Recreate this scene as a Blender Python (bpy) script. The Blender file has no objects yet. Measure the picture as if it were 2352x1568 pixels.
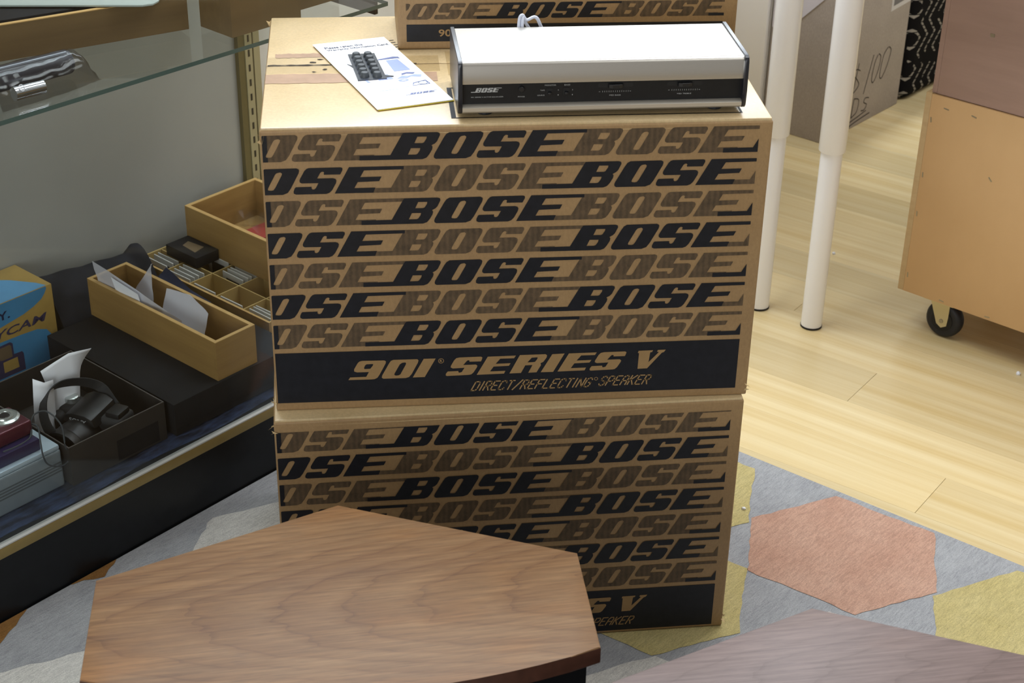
import bpy, bmesh, math, random
from mathutils import Vector, Matrix, geometry
random.seed(7)
SC = bpy.context.scene
COL = SC.collection

# ------------------------------------------------------------------ camera
CY, CP, CR = 0.1024, 0.5154, 0.0189
fw = Vector((math.sin(CY)*math.cos(CP), math.cos(CY)*math.cos(CP), -math.sin(CP)))
rt = Vector((math.cos(CY), -math.sin(CY), 0.0))
up = rt.cross(fw)
rt2 = rt*math.cos(CR) + up*math.sin(CR)
up2 = up*math.cos(CR) - rt*math.sin(CR)
cam_d = bpy.data.cameras.new('camera')
cam_d.sensor_width = 36.0
cam_d.lens = 3800.0/2352.0*36.0
cam_d.clip_start = 0.05
cam_d.dof.use_dof = True
cam_d.dof.focus_distance = 2.35
cam_d.dof.aperture_fstop = 13.0
cam = bpy.data.objects.new('view_camera', cam_d)
COL.objects.link(cam)
m = Matrix((rt2, up2, -fw)).transposed().to_4x4()
m.translation = Vector((0.1188, -1.8876, 1.5724))
cam.matrix_world = m
SC.camera = cam

# ------------------------------------------------------------------ frames
TH = math.atan2(0.6939, 0.7201)
O0 = Vector((-0.426, 0.074, 0.0))
DD = Vector((math.cos(TH), math.sin(TH), 0.0))
NN = Vector((-math.sin(TH), math.cos(TH), 0.0))
def CT(s, t, z=0.0):
    """room frame (s along the display case, t towards the wall) to world"""
    return O0 + DD*s + NN*t + Vector((0, 0, z))

# ------------------------------------------------------------------ world, lights, exposure
W = bpy.data.worlds.new('world')
SC.world = W
W.use_nodes = True
bg = W.node_tree.nodes['Background']
bg.inputs[0].default_value = (1.0, 0.95, 0.88, 1)
bg.inputs[1].default_value = 0.33
def area(name, loc, target, sx, sy, power, color):
    l = bpy.data.lights.new(name, 'AREA')
    l.shape = 'RECTANGLE'; l.size = sx; l.size_y = sy; l.energy = power; l.color = color
    o = bpy.data.objects.new(name, l); COL.objects.link(o)
    o.location = loc
    d = (Vector(target) - Vector(loc)).normalized()
    o.rotation_euler = d.to_track_quat('-Z', 'Y').to_euler()
    return o
# daylight entering through the high window in the wall behind the cartons
area('window_daylight', CT(2.1, 0.60, 2.28), CT(2.1, -1.0, 1.75), 3.2, 1.05, 150, (0.86, 0.92, 1.0))
# daylight through the shop window far to the left
area('shop_window_daylight', CT(-4.15, -2.5, 1.55), CT(1.4, -0.6, 0.6), 3.0, 1.8, 120, (0.93, 0.96, 1.0))
# ceiling troffers
TROFFERS = [(0.55, -0.05, 15, 'cartons'), (1.75, -0.75, 27, 'crates'), (0.6, -1.7, 4, 'loudspeakers'), (2.3, -2.0, 14, 'open floor')]
for s, t, pw, _ in TROFFERS:
    p = CT(s, t, 2.84)
    a = area('ceiling_lamp', p, p - Vector((0, 0, 1)), 1.15, 0.55, pw, (0.95, 0.97, 1.0))
    a.rotation_euler = (0, 0, TH)
SC.view_settings.view_transform = 'Standard'
SC.view_settings.look = 'None'
SC.view_settings.gamma = 1.0
SC.view_settings.use_curve_mapping = False
SC.view_settings.exposure = 0.0

# ------------------------------------------------------------------ material helpers
def lin(c):
    if isinstance(c, str):
        c = [int(c[i:i+2], 16)/255.0 for i in (0, 2, 4)]
        c = [x/12.92 if x <= 0.04045 else ((x+0.055)/1.055)**2.4 for x in c]
    return (c[0], c[1], c[2], 1.0)
class NT:
    def __init__(self, name):
        self.m = bpy.data.materials.new(name); self.m.use_nodes = True
        self.t = self.m.node_tree
        self.b = self.t.nodes['Principled BSDF']; self.out = self.t.nodes['Material Output']
        self._oc = None
    def n(self, typ, **kw):
        x = self.t.nodes.new(typ)
        for k, v in kw.items():
            if k.startswith('i_'):
                k = k[2:]; k = int(k) if k.isdigit() else k
                if hasattr(v, 'is_output') or isinstance(v, bpy.types.NodeSocket): self.t.links.new(v, x.inputs[k])
                else: x.inputs[k].default_value = v
            else: setattr(x, k, v)
        return x
    def link(self, a, b): self.t.links.new(a, b)
    def oc(self):
        if self._oc is None: self._oc = self.n('ShaderNodeTexCoord').outputs['Object']
        return self._oc
    def map(self, scale=(1, 1, 1), rot=(0, 0, 0), loc=(0, 0, 0), vec=None):
        x = self.n('ShaderNodeMapping'); self.link(vec or self.oc(), x.inputs[0])
        x.inputs[1].default_value = loc; x.inputs[2].default_value = rot; x.inputs[3].default_value = scale
        return x.outputs[0]
    def noise(self, vec, scale=5, detail=3, rough=0.5, dist=0.0):
        x = self.n('ShaderNodeTexNoise'); self.link(vec, x.inputs['Vector'])
        x.inputs['Scale'].default_value = scale; x.inputs['Detail'].default_value = detail
        x.inputs['Roughness'].default_value = rough; x.inputs['Distortion'].default_value = dist
        return x.outputs[0]
    def ramp(self, fac, stops, interp='LINEAR'):
        x = self.n('ShaderNodeValToRGB'); self.link(fac, x.inputs[0])
        e = x.color_ramp.elements; x.color_ramp.interpolation = interp
        while len(e) < len(stops): e.new(0.5)
        for el, (p, c) in zip(e, stops): el.position = p; el.color = c if len(c) == 4 else (*c, 1)
        return x.outputs[0]
    def mix(self, f, a, b, mode='MIX'):
        x = self.n('ShaderNodeMix', data_type='RGBA', blend_type=mode)
        for i, v in ((0, f), (6, a), (7, b)):
            if isinstance(v, bpy.types.NodeSocket): self.link(v, x.inputs[i])
            else: x.inputs[i].default_value = v
        return x.outputs[2]
    def math(self, op, a, b=0.0, c=0.0):
        x = self.n('ShaderNodeMath', operation=op)
        for i, v in ((0, a), (1, b), (2, c)):
            if isinstance(v, bpy.types.NodeSocket): self.link(v, x.inputs[i])
            else: x.inputs[i].default_value = v
        return x.outputs[0]
    def bump(self, h, strength=0.2, dist=0.001):
        x = self.n('ShaderNodeBump'); self.link(h, x.inputs['Height'])
        x.inputs['Strength'].default_value = strength; x.inputs['Distance'].default_value = dist
        self.link(x.outputs[0], self.b.inputs['Normal'])
    def set(self, color=None, rough=None, metal=None, spec=None, **kw):
        for k, v in (('Base Color', color), ('Roughness', rough), ('Metallic', metal), ('Specular IOR Level', spec), *kw.items()):
            if v is None: continue
            if isinstance(v, bpy.types.NodeSocket): self.link(v, self.b.inputs[k])
            else: self.b.inputs[k].default_value = v
        return self
MAT = {}
def plain(name, col, rough=0.5, metal=0.0, spec=0.5, var=0.0, vscale=40, bump=0.0, bscale=300):
    t = NT(name); c = lin(col)
    if var:
        nz = t.noise(t.oc(), vscale, 4, 0.6)
        lo = tuple(x*(1-var) for x in c[:3]) + (1,); hi = tuple(min(1, x*(1+var)) for x in c[:3]) + (1,)
        t.set(color=t.ramp(nz, [(0.3, lo), (0.7, hi)]))
    else: t.set(color=c)
    t.set(rough=rough, metal=metal, spec=spec)
    if bump: t.bump(t.noise(t.oc(), bscale, 3, 0.6), bump)
    MAT[name] = t.m
    return t.m

def kraft(name, a, b, rough=0.5, spec=0.35):
    t = NT(name)
    n1 = t.noise(t.oc(), 9, 5, 0.65); n2 = t.noise(t.map((1, 1, 0.6)), 260, 3, 0.7)
    c = t.ramp(n1, [(0.3, lin(a)), (0.7, lin(b))])
    c = t.mix(0.35, c, t.ramp(n2, [(0.35, (0.72, 0.72, 0.72, 1)), (0.65, (1.15, 1.15, 1.15, 1))]), 'MULTIPLY')
    t.set(color=c, rough=rough, spec=spec)
    t.bump(t.noise(t.map((1, 1, 0.25)), 120, 3, 0.6), 0.08, 0.0006)
    MAT[name] = t.m
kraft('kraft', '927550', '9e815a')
kraft('kraft_top_lit', 'bfa67a', 'ccb58c', 0.33, 0.8)  # paler copy of kraft: stronger light on the tops painted into the colour
kraft('kraft_edge', 'b59a6c', 'c9b084', 0.6)
kraft('kraft_old', 'a0978f', 'aca29a', 0.65, 0.2)
t = NT('ink_brown')     # thin brown ink over corrugation: streaks follow the flutes
w = t.n('ShaderNodeTexWave', wave_type='BANDS', bands_direction='X'); t.link(t.oc(), w.inputs['Vector'])
w.inputs['Scale'].default_value = 42; w.inputs['Distortion'].default_value = 2.5; w.inputs['Detail'].default_value = 3; w.inputs['Detail Scale'].default_value = 4
n1 = t.noise(t.oc(), 60, 4, 0.7)
c = t.ramp(w.outputs['Fac'], [(0.2, lin('493c2c')), (0.8, lin('5e4d38'))])
c = t.mix(0.5, c, t.ramp(n1, [(0.35, lin('443728')), (0.65, lin('66533d'))]))
t.set(color=c, rough=0.6, spec=0.3); MAT['ink_brown'] = t.m
plain('ink_black', '17181d', 0.5, spec=0.3, var=0.25, vscale=80)
plain('ink_kraft', '94774f', 0.55, spec=0.3, var=0.06)
plain('tape_brown', 'a3856d', 0.3, spec=0.5, var=0.15, vscale=30)
plain('crack_dark', '2a2017', 0.9)
def clear(name, tint=(1, 1, 1), gloss=0.06, rough=0.03, graze=0.9, base=0.025):
    t = NT(name)
    tr = t.n('ShaderNodeBsdfTransparent'); tr.inputs[0].default_value = (*tint, 1)
    gl = t.n('ShaderNodeBsdfGlossy'); gl.inputs['Roughness'].default_value = rough; gl.inputs[0].default_value = (1, 1, 1, 1)
    lw = t.n('ShaderNodeLayerWeight'); lw.inputs[0].default_value = 0.5
    fr = t.math('MULTIPLY_ADD', t.math('POWER', lw.outputs['Facing'], 5.0), graze, base)
    mx = t.n('ShaderNodeMixShader')
    t.link(t.math('ADD', fr, gloss), mx.inputs[0]); t.link(tr.outputs[0], mx.inputs[1]); t.link(gl.outputs[0], mx.inputs[2])
    t.link(mx.outputs[0], t.out.inputs[0]); MAT[name] = t.m
clear('glass_pane', (0.97, 0.985, 0.98), 0.0)
clear('glass_shelf', (0.95, 0.97, 0.96), 0.0, 0.03, 0.6, 0.02)
clear('plastic_clear', (0.95, 0.96, 0.98), 0.0, 0.08, 0.35, 0.02)
clear('tape_clear', (0.97, 0.95, 0.90), 0.05, 0.12)
def frosted(name, col, alpha):
    t = NT(name); t.set(color=lin(col), rough=0.3, spec=0.6)
    tr = t.n('ShaderNodeBsdfTransparent'); mx = t.n('ShaderNodeMixShader'); mx.inputs[0].default_value = alpha
    t.link(tr.outputs[0], mx.inputs[1]); t.link(t.b.outputs[0], mx.inputs[2]); t.link(mx.outputs[0], t.out.inputs[0]); MAT[name] = t.m
frosted('sleeve_plastic', 'd6d6de', 0.72)
plain('glass_edge', '4c625f', 0.15, spec=0.6)

def walnut(name, cols, x0, y0, gloss=0.48, k=26.0, freq=11.0, ringamt=0.42):
    t = NT(name)
    vec = t.map((1, 1, 1), rot=(0, 0, -0.07))
    sep = t.n('ShaderNodeSeparateXYZ'); t.link(vec, sep.inputs[0])
    wob = t.noise(t.map((2.5, 7, 1), vec=vec), 1.3, 2, 0.5)
    yy = t.math('ADD', t.math('SUBTRACT', sep.outputs[1], y0), t.math('MULTIPLY', t.math('SUBTRACT', wob, 0.5), 0.03))
    v = t.math('SUBTRACT', t.math('SUBTRACT', sep.outputs[0], x0), t.math('MULTIPLY', t.math('MULTIPLY', yy, yy), k))
    v = t.math('ADD', v, t.math('MULTIPLY', t.noise(t.map((5, 25, 1), vec=vec), 1.0, 3), 0.16))
    ring = t.math('FRACT', t.math('MULTIPLY', v, freq))
    rc = t.ramp(ring, [(0.0, lin(cols[0])), (0.10, lin(cols[1])), (0.75, lin(cols[2])), (1.0, lin(cols[1]))])
    broad = t.noise(t.map((1.6, 13, 1), vec=vec), 1.6, 5, 0.62)
    c = t.mix(ringamt, t.ramp(broad, [(0.28, lin(cols[0])), (0.5, lin(cols[1])), (0.75, lin(cols[2]))]), rc)
    spot = t.noise(t.map((3, 7, 1), vec=vec), 1.7, 2, 0.5)
    c = t.mix(t.ramp(spot, [(0.58, (0, 0, 0, 1)), (0.75, (0.5, 0.5, 0.5, 1))]), c, lin(cols[3]))
    fine = t.noise(t.map((9, 240, 9), vec=vec), 1.0, 4, 0.75)
    c = t.mix(0.7, c, t.ramp(fine, [(0.3, (0.58, 0.55, 0.54, 1)), (0.65, (1.2, 1.2, 1.2, 1))]), 'MULTIPLY')
    pores = t.noise(t.map((30, 800, 30), vec=vec), 1.0, 2, 0.5)
    c = t.mix(t.ramp(pores, [(0.60, (0, 0, 0, 1)), (0.72, (0.5, 0.5, 0.5, 1))]), c, lin(cols[4]))
    t.set(color=c, rough=gloss, spec=0.28)
    t.bump(fine, 0.10, 0.0005)
    MAT[name] = t.m
walnut('walnut_top', ('573c2b', '775738', '886a4a', '8f6336', '40302b'), 0.08, -0.075)
walnut('walnut_top_sheen', ('5c4b45', '6f5e59', '7a6863', '755e54', '483d3c'), -0.05, -0.02, 0.42)  # same walnut, greyed to paint in the sheen reflected on this top
plain('walnut_edge', '43291f', 0.4, var=0.2, vscale=60)
def stripwood(name, cols, scale=(6, 90, 90), rough=0.45, ring=0.35, seed=0.0, objrand=0.0):
    t = NT(name)
    n1 = t.noise(t.map(scale, loc=(seed, seed, seed)), 1.0, 4, 0.6)
    n2 = t.noise(t.map(tuple(x*0.25 for x in scale), loc=(seed, 2+seed, seed)), 1.0, 3, 0.5)
    c = t.ramp(n1, [(0.3, lin(cols[0])), (0.7, lin(cols[1]))])
    c = t.mix(ring, c, t.ramp(n2, [(0.3, lin(cols[0])), (0.7, lin(cols[2]))]))
    if objrand:
        oi = t.n('ShaderNodeObjectInfo')
        g = t.ramp(oi.outputs['Random'], [(0, (1-objrand,)*3), (1, (1+objrand*0.5,)*3)])
        c = t.mix(1.0, c, g, 'MULTIPLY')
    t.set(color=c, rough=rough); t.bump(n1, 0.06, 0.0005); MAT[name] = t.m
stripwood('bamboo', ('8a6a3c', 'a3824c', '96763f'), (5, 70, 70), 0.5)
stripwood('bamboo_side', ('8a6a3c', 'a3824c', '96763f'), (70, 5, 70), 0.5)
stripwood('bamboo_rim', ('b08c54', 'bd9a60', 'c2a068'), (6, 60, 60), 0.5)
stripwood('card_tan', ('a98f58', 'b89e66', 'b39a60'), (30, 30, 10), 0.7)
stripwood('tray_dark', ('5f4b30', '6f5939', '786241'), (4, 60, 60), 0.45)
stripwood('ply_tan', ('bd9768', 'caa475', 'cfab7c'), (40, 7, 5), 0.55, 0.5)
stripwood('ply_edge', ('b3966b', 'c4a87c', 'c9b087'), (90, 20, 60), 0.7)
stripwood('ply_red', ('94796c', 'a6897b', '9e8276'), (50, 6, 60), 0.65, 0.5)
stripwood('floor_plank', ('cfb57e', 'dfcb9b', 'e8dab3'), (150, 3.5, 150), 0.32, 0.55, 0.0, 0.14)
plain('floor_gap', '9a7f52', 0.9)
plain('wall_paint', 'dedcd8', 0.7, var=0.03)
plain('case_back', '9b9b96', 0.55, var=0.04, vscale=4)
plain('case_black', '0e0f11', 0.35, spec=0.35, var=0.3)
plain('gold_rail', '8f7c4c', 0.35, metal=0.35, var=0.06)
plain('rail_top', 'c4c4c0', 0.4, metal=0.3)
plain('brass', 'a39a78', 0.45, metal=0.15)
plain('brass_dark', '655c3a', 0.45, metal=0.2)
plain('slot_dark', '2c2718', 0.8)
t = NT('deck_cloth')
n1 = t.noise(t.map((8, 30, 8)), 3, 4, 0.65)
t.set(color=t.ramp(n1, [(0.35, lin('15182280'[:6])), (0.65, lin('323d58'))]), rough=0.9, spec=0.2); t.bump(n1, 0.5, 0.004); MAT['deck_cloth'] = t.m
plain('cloth_black', '23252b', 0.85, spec=0.2, var=0.3, vscale=25, bump=0.3, bscale=120)
plain('cloth_navy', '252a3d', 0.8, spec=0.2, var=0.25)
plain('box_black', '1a1a1c', 0.75, spec=0.2, var=0.25, vscale=15)
plain('box_brownblack', '2b2724', 0.55, var=0.2, vscale=15)
plain('box_rim', '4d4743', 0.6)
plain('gold_card', 'a88a4a', 0.4, var=0.08)
plain('print_blue', '4583ad', 0.35, var=0.10, vscale=12)
plain('print_blue_light', '5f9bc7', 0.35, var=0.10, vscale=12)
plain('print_navy', '1f2646', 0.5)
plain('print_purple', '3b3550', 0.5)
plain('print_bronze', '6b5a43', 0.5)
plain('alu_case', '838e95', 0.42, metal=0.3, var=0.06)
plain('alu_lip', 'b9cbd8', 0.28, metal=0.35)
plain('alu_groove', '4b5154', 0.5)
plain('purple_box', '2a2346', 0.25, spec=0.6)
plain('maroon', '54222f', 0.3, metal=0.3)
plain('chrome', 'd7d9dc', 0.12, metal=1.0)
plain('silver_ring', 'c3c8c6', 0.25, metal=0.8)
plain('lens_dark', '15151a', 0.1, spec=0.8)
plain('cord_grey', '2f3438', 0.6)
plain('paper', 'eef0f6', 0.6, var=0.03, vscale=20)
plain('camera_black', '141415', 0.38, spec=0.5)
plain('camera_rubber', '1e1e1f', 0.7, var=0.2, vscale=200)
plain('strap_black', '1a1b1d', 0.7)
plain('print_grey', '8d8f90', 0.5)
plain('tube_black', '23242c', 0.35, spec=0.5)
plain('tube_stripe', '6c7078', 0.3, spec=0.5)
plain('slide_mount', 'b8b7b2', 0.6)
plain('slide_dark', '24231f', 0.5)
plain('red_print', '9c3a34', 0.5)
plain('eq_silver', 'bab6ae', 0.27, metal=0.75)
plain('eq_lip', 'c4beb2', 0.35, metal=0.6)
plain('eq_black', '131416', 0.42, spec=0.35, var=0.15, vscale=150)
plain('eq_side', '1d1f26', 0.3, spec=0.5, var=0.3, vscale=90)
plain('eq_slot', '050506', 0.6)
plain('eq_knob', '16171a', 0.35)
plain('eq_print', 'a9abab', 0.5)
plain('cable_pale', 'c6ccdb', 0.4)
plain('card_white', 'eef0f6', 0.45)
plain('card_yellow', 'c9b62f', 0.6)
plain('card_ink', '3a3e50', 0.6)
plain('card_blue', '8e9cc8', 0.6)
plain('card_blue_dark', '5b668f', 0.6)
plain('card_pale', 'c3cdea', 0.6)
plain('rubber', '42474b', 0.45, spec=0.4)
plain('rubber_sheet', '3d424a', 0.2, spec=0.7)
plain('grille_cloth', '0c0c0e', 0.85, spec=0.1, bump=0.4, bscale=900)
plain('stand_black', '111113', 0.4)
plain('table_white', 'fafafc', 0.25, spec=0.5)
plain('foot_black', '16161a', 0.6)
plain('steel', 'a59c86', 0.4, metal=0.7)
plain('plate_brass', 'c9bd95', 0.35, metal=0.5)
plain('wheel_black', '191b22', 0.5, var=0.2)
plain('hub_black', '0a0a0c', 0.6)
plain('marker_ink', '3a332f', 0.7)
plain('label_white', 'c8c6c8', 0.5)
plain('cabinet_white', 'f7f6f5', 0.5)
plain('plate_glass', 'a4aea9', 0.2)
plain('label_grey', '6d6c70', 0.6)
plain('poster_white', 'd4d2df', 0.5)
plain('scrap_white', 'e6e8ee', 0.6)
plain('fixture', 'e9e9e6', 0.5)
def pile(name, col, col2):
    t = NT(name)
    n1 = t.noise(t.map((1, 1, 1)), 14, 4, 0.6); n2 = t.noise(t.map((60, 420, 60), rot=(0, 0, 0.5)), 1.0, 4, 0.8)
    n3 = t.noise(t.oc(), 520, 3, 0.7)
    c = t.ramp(n1, [(0.3, lin(col)), (0.7, lin(col2))])
    c = t.mix(0.75, c, t.ramp(n2, [(0.28, (0.62, 0.62, 0.64, 1)), (0.6, (1.12, 1.12, 1.12, 1))]), 'MULTIPLY')
    c = t.mix(0.5, c, t.ramp(n3, [(0.3, (0.6, 0.6, 0.6, 1)), (0.6, (1.15, 1.15, 1.15, 1))]), 'MULTIPLY')
    t.set(color=c, rough=0.95, spec=0.1); t.bump(t.math('ADD', n3, n2), 0.7, 0.003); MAT[name] = t.m
pile('pile_grey', 'a3a5a8', 'b0b2b4'); pile('pile_peach', 'c39a85', 'cda792'); pile('pile_yellow', 'c3b47a', 'ccbe88')
pile('pile_cream', 'd3d1ca', 'dddbd5'); pile('pile_rust', '8a6238', '97703f')
t = NT('zigzag_cloth')   # black cloth with broken pale zigzag lines
sep = t.n('ShaderNodeSeparateXYZ'); t.link(t.oc(), sep.inputs[0])
tri = t.math('PINGPONG', sep.outputs[2], 0.042)
u = t.math('ADD', t.math('ADD', sep.outputs[0], sep.outputs[1]), tri)
d = t.math('PINGPONG', u, 0.020)
line = t.math('LESS_THAN', d, 0.0045)
cell = t.math('GREATER_THAN', t.noise(t.oc(), 16, 1, 0.5), 0.42)
tooth = t.math('LESS_THAN', t.math('PINGPONG', sep.outputs[2], 0.006), 0.0045)
f = t.math('MULTIPLY', t.math('MULTIPLY', line, cell), tooth)
t.set(color=t.mix(f, lin('121112'), lin('8f8a82')), rough=0.9, spec=0.1); MAT['zigzag_cloth'] = t.m

# ------------------------------------------------------------------ mesh helpers
def thing(name, label, cat, loc=(0, 0, 0), rotz=0.0, group=None):
    o = bpy.data.objects.new(name, None); COL.objects.link(o)
    o.empty_display_size = 0.02
    o.location = loc; o.rotation_euler = (0, 0, rotz)
    o['label'] = label; o['category'] = cat
    if group: o['group'] = group
    return o
def cthing(name, label, cat, s, t, z, rot=0.0, group=None):
    return thing(name, label, cat, CT(s, t, z), TH+rot, group)
def obj(name, bm, mat, parent=None, smooth=False, label=None, mats=None, kind=None):
    me = bpy.data.meshes.new(name)
    bmesh.ops.recalc_face_normals(bm, faces=bm.faces[:])
    bm.to_mesh(me); bm.free()
    for mm in (mats or [mat]): me.materials.append(MAT[mm])
    if smooth:
        for p in me.polygons: p.use_smooth = True
        try: me.set_sharp_from_angle(angle=math.radians(38))
        except Exception: pass
    o = bpy.data.objects.new(name, me); COL.objects.link(o)
    if parent: o.parent = parent
    if label: o['label'] = label
    if kind: o['kind'] = kind
    return o
def NB(): return bmesh.new()
def box(bm, x0, x1, y0, y1, z0, z1, bev=0.0, seg=2):
    r = bmesh.ops.create_cube(bm, size=1.0)
    vs = r['verts']
    for v in vs:
        v.co = Vector((x0 if v.co.x < 0 else x1, y0 if v.co.y < 0 else y1, z0 if v.co.z < 0 else z1))
    if bev:
        es = list({e for v in vs for e in v.link_edges})
        bmesh.ops.bevel(bm, geom=es, offset=bev, segments=seg, affect='EDGES', profile=0.6)
    return bm
def boxo(name, mat, parent, x0, x1, y0, y1, z0, z1, bev=0.0, **kw):
    return obj(name, box(NB(), x0, x1, y0, y1, z0, z1, bev), mat, parent, smooth=bool(bev), **kw)
def prism(bm, pts, z0, z1, bev=0.0, seg=2):
    a = [bm.verts.new((x, y, z0)) for x, y in pts]; b = [bm.verts.new((x, y, z1)) for x, y in pts]
    fs = [bm.faces.new(a[::-1]), bm.faces.new(b)]
    n = len(pts)
    for i in range(n): fs.append(bm.faces.new((a[i], a[(i+1) % n], b[(i+1) % n], b[i])))
    if bev:
        es = list({e for f in fs[:2] for e in f.edges})
        bmesh.ops.bevel(bm, geom=es, offset=bev, segments=seg, affect='EDGES', profile=0.6)
    return bm
def lathe(bm, prof, n=24, c=(0, 0, 0), mtx=None):
    rows = []
    for r, z in prof:
        rows.append([bm.verts.new((r*math.cos(2*math.pi*i/n), r*math.sin(2*math.pi*i/n), z)) for i in range(n)])
    for a, b in zip(rows, rows[1:]):
        for i in range(n): bm.faces.new((a[i], a[(i+1) % n], b[(i+1) % n], b[i]))
    for row in (rows[0], rows[-1]):
        try: bm.faces.new(row)
        except Exception: pass
    M_ = (mtx or Matrix.Identity(4))
    for row in rows:
        for v in row: v.co = (M_ @ v.co) + Vector(c)
    return bm
def tube(bm, pts, r, n=8, closed=False):
    P = [Vector(p) for p in pts]; rings = []
    ref = Vector((0, 0, 1))
    for i, p in enumerate(P):
        d = (P[min(i+1, len(P)-1)] - P[max(i-1, 0)]).normalized()
        if abs(d.dot(ref)) > 0.95: ref = Vector((1, 0, 0))
        a = d.cross(ref).normalized(); b = d.cross(a).normalized(); ref = -b if False else ref
        rr = r[i] if isinstance(r, (list, tuple)) else r
        rings.append([bm.verts.new(p + a*rr*math.cos(2*math.pi*k/n) + b*rr*math.sin(2*math.pi*k/n)) for k in range(n)])
    for A, B in zip(rings, rings[1:]):
        for k in range(n): bm.faces.new((A[k], A[(k+1) % n], B[(k+1) % n], B[k]))
    bm.faces.new(rings[0][::-1]); bm.faces.new(rings[-1])
    return bm
def smoothpath(pts, n=6):
    P = [Vector(p) for p in pts]; out = []
    for i in range(len(P)-1):
        p0, p1, p2, p3 = P[max(i-1, 0)], P[i], P[i+1], P[min(i+2, len(P)-1)]
        for k in range(n):
            u = k/n
            out.append(0.5*((2*p1)+(p2-p0)*u+(2*p0-5*p1+4*p2-p3)*u*u+(3*p1-p0-3*p2+p3)*u**3))
    out.append(P[-1]); return out
def fill(bm, loops, fn):
    """flat shape (outer loop first, then holes), fn maps (u, v) to a point"""
    L = [[Vector((x, y, 0)) for x, y in lp] for lp in loops]
    tris = geometry.tessellate_polygon(L)
    flat = [p for lp in L for p in lp]
    vs = [bm.verts.new(fn(p.x, p.y)) for p in flat]
    for a, b, c in tris:
        try: bm.faces.new((vs[a], vs[b], vs[c]))
        except Exception: pass
def clip(bm, co, no):
    bmesh.ops.bisect_plane(bm, geom=bm.verts[:]+bm.edges[:]+bm.faces[:], plane_co=co, plane_no=no, clear_outer=True)
def text_tris(s, shear=0.0, bold=0.0):
    cu = bpy.data.curves.new('txt', 'FONT'); cu.body = s; cu.size = 1; cu.shear = shear; cu.offset = bold; cu.resolution_u = 3; cu.fill_mode = 'BOTH'
    o = bpy.data.objects.new('txt', cu); COL.objects.link(o)
    bpy.context.view_layer.update()
    me = bpy.data.meshes.new_from_object(o.evaluated_get(bpy.context.evaluated_depsgraph_get()))
    V = [(v.co.x, v.co.y) for v in me.vertices]; F = [tuple(p.vertices) for p in me.polygons]
    bpy.data.objects.remove(o); bpy.data.curves.remove(cu); bpy.data.meshes.remove(me)
    return V, F
def text_fit(bm, s, x0, x1, z0, z1, fn, shear=0.0, bold=0.0):
    V, F = text_tris(s, shear, bold)
    xs = [v[0] for v in V]; ys = [v[1] for v in V]
    ax, bx_, ay, by = min(xs), max(xs), min(ys), max(ys)
    vs = [bm.verts.new(fn(x0+(x-ax)/(bx_-ax)*(x1-x0), z0+(y-ay)/(by-ay)*(z1-z0))) for x, y in V]
    for f in F:
        try: bm.faces.new([vs[i] for i in f])
        except Exception: pass
STROKES = {
'D': [[(0, 0), (0, 1), (.75, 1), (1, .82), (1, .18), (.75, 0), (0, 0)]], 'I': [[(.5, 0), (.5, 1)]],
'R': [[(0, 0), (0, 1), (.75, 1), (1, .85), (1, .62), (.75, .48), (0, .48)], [(.45, .48), (1, 0)]],
'E': [[(1, 1), (0, 1), (0, 0), (1, 0)], [(0, .52), (.8, .52)]], 'C': [[(1, .78), (1, .85), (.75, 1), (.25, 1), (0, .82), (0, .18), (.25, 0), (.75, 0), (1, .15), (1, .22)]],
'T': [[(0, 1), (1, 1)], [(.5, 1), (.5, 0)]], '/': [[(0, -.05), (1, 1.05)]], 'F': [[(1, 1), (0, 1), (0, 0)], [(0, .52), (.8, .52)]], 'L': [[(0, 1), (0, 0), (1, 0)]],
'N': [[(0, 0), (0, 1), (1, 0), (1, 1)]], 'G': [[(1, .8), (.75, 1), (.25, 1), (0, .82), (0, .18), (.25, 0), (.75, 0), (1, .18), (1, .48), (.55, .48)]],
'S': [[(1, .82), (.75, 1), (.25, 1), (0, .84), (0, .66), (.25, .53), (.75, .48), (1, .34), (1, .16), (.75, 0), (.25, 0), (0, .18)]],
'P': [[(0, 0), (0, 1), (.75, 1), (1, .85), (1, .6), (.75, .45), (0, .45)]], 'A': [[(0, 0), (0, .8), (.25, 1), (.75, 1), (1, .8), (1, 0)], [(0, .45), (1, .45)]],
'K': [[(0, 0), (0, 1)], [(1, 1), (0, .45)], [(.25, .55), (1, 0)]]}
def stroke_text(bm, s, x0, x1, z0, z1, fn, shear=0.5, w=0.0017, gap=0.42):
    wd = [0.35 if ch == 'I' else 0.9 for ch in s]
    tot = sum(wd)+gap*(len(s)-1); H = z1-z0
    unit = (x1-x0-shear*H)/tot; x = x0
    for ch, cw in zip(s, wd):
        for pl in STROKES[ch]:
            P = [Vector((x+px*cw*unit+shear*pz*H, z0+pz*H)) for px, pz in pl]
            for a, b in zip(P, P[1:]):
                d = (b-a).normalized(); n = Vector((-d.y, d.x))*w*0.5; e = d*w*0.35
                vs = [bm.verts.new(fn(q.x, q.y)) for q in (a-e+n, a-e-n, b+e-n, b+e+n)]
                bm.faces.new(vs)
        x += (cw+gap)*unit
def circle(cx, cy, r, n=20, ry=None):
    return [(cx+r*math.cos(2*math.pi*i/n), cy+(ry or r)*math.sin(2*math.pi*i/n)) for i in range(n)]

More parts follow.
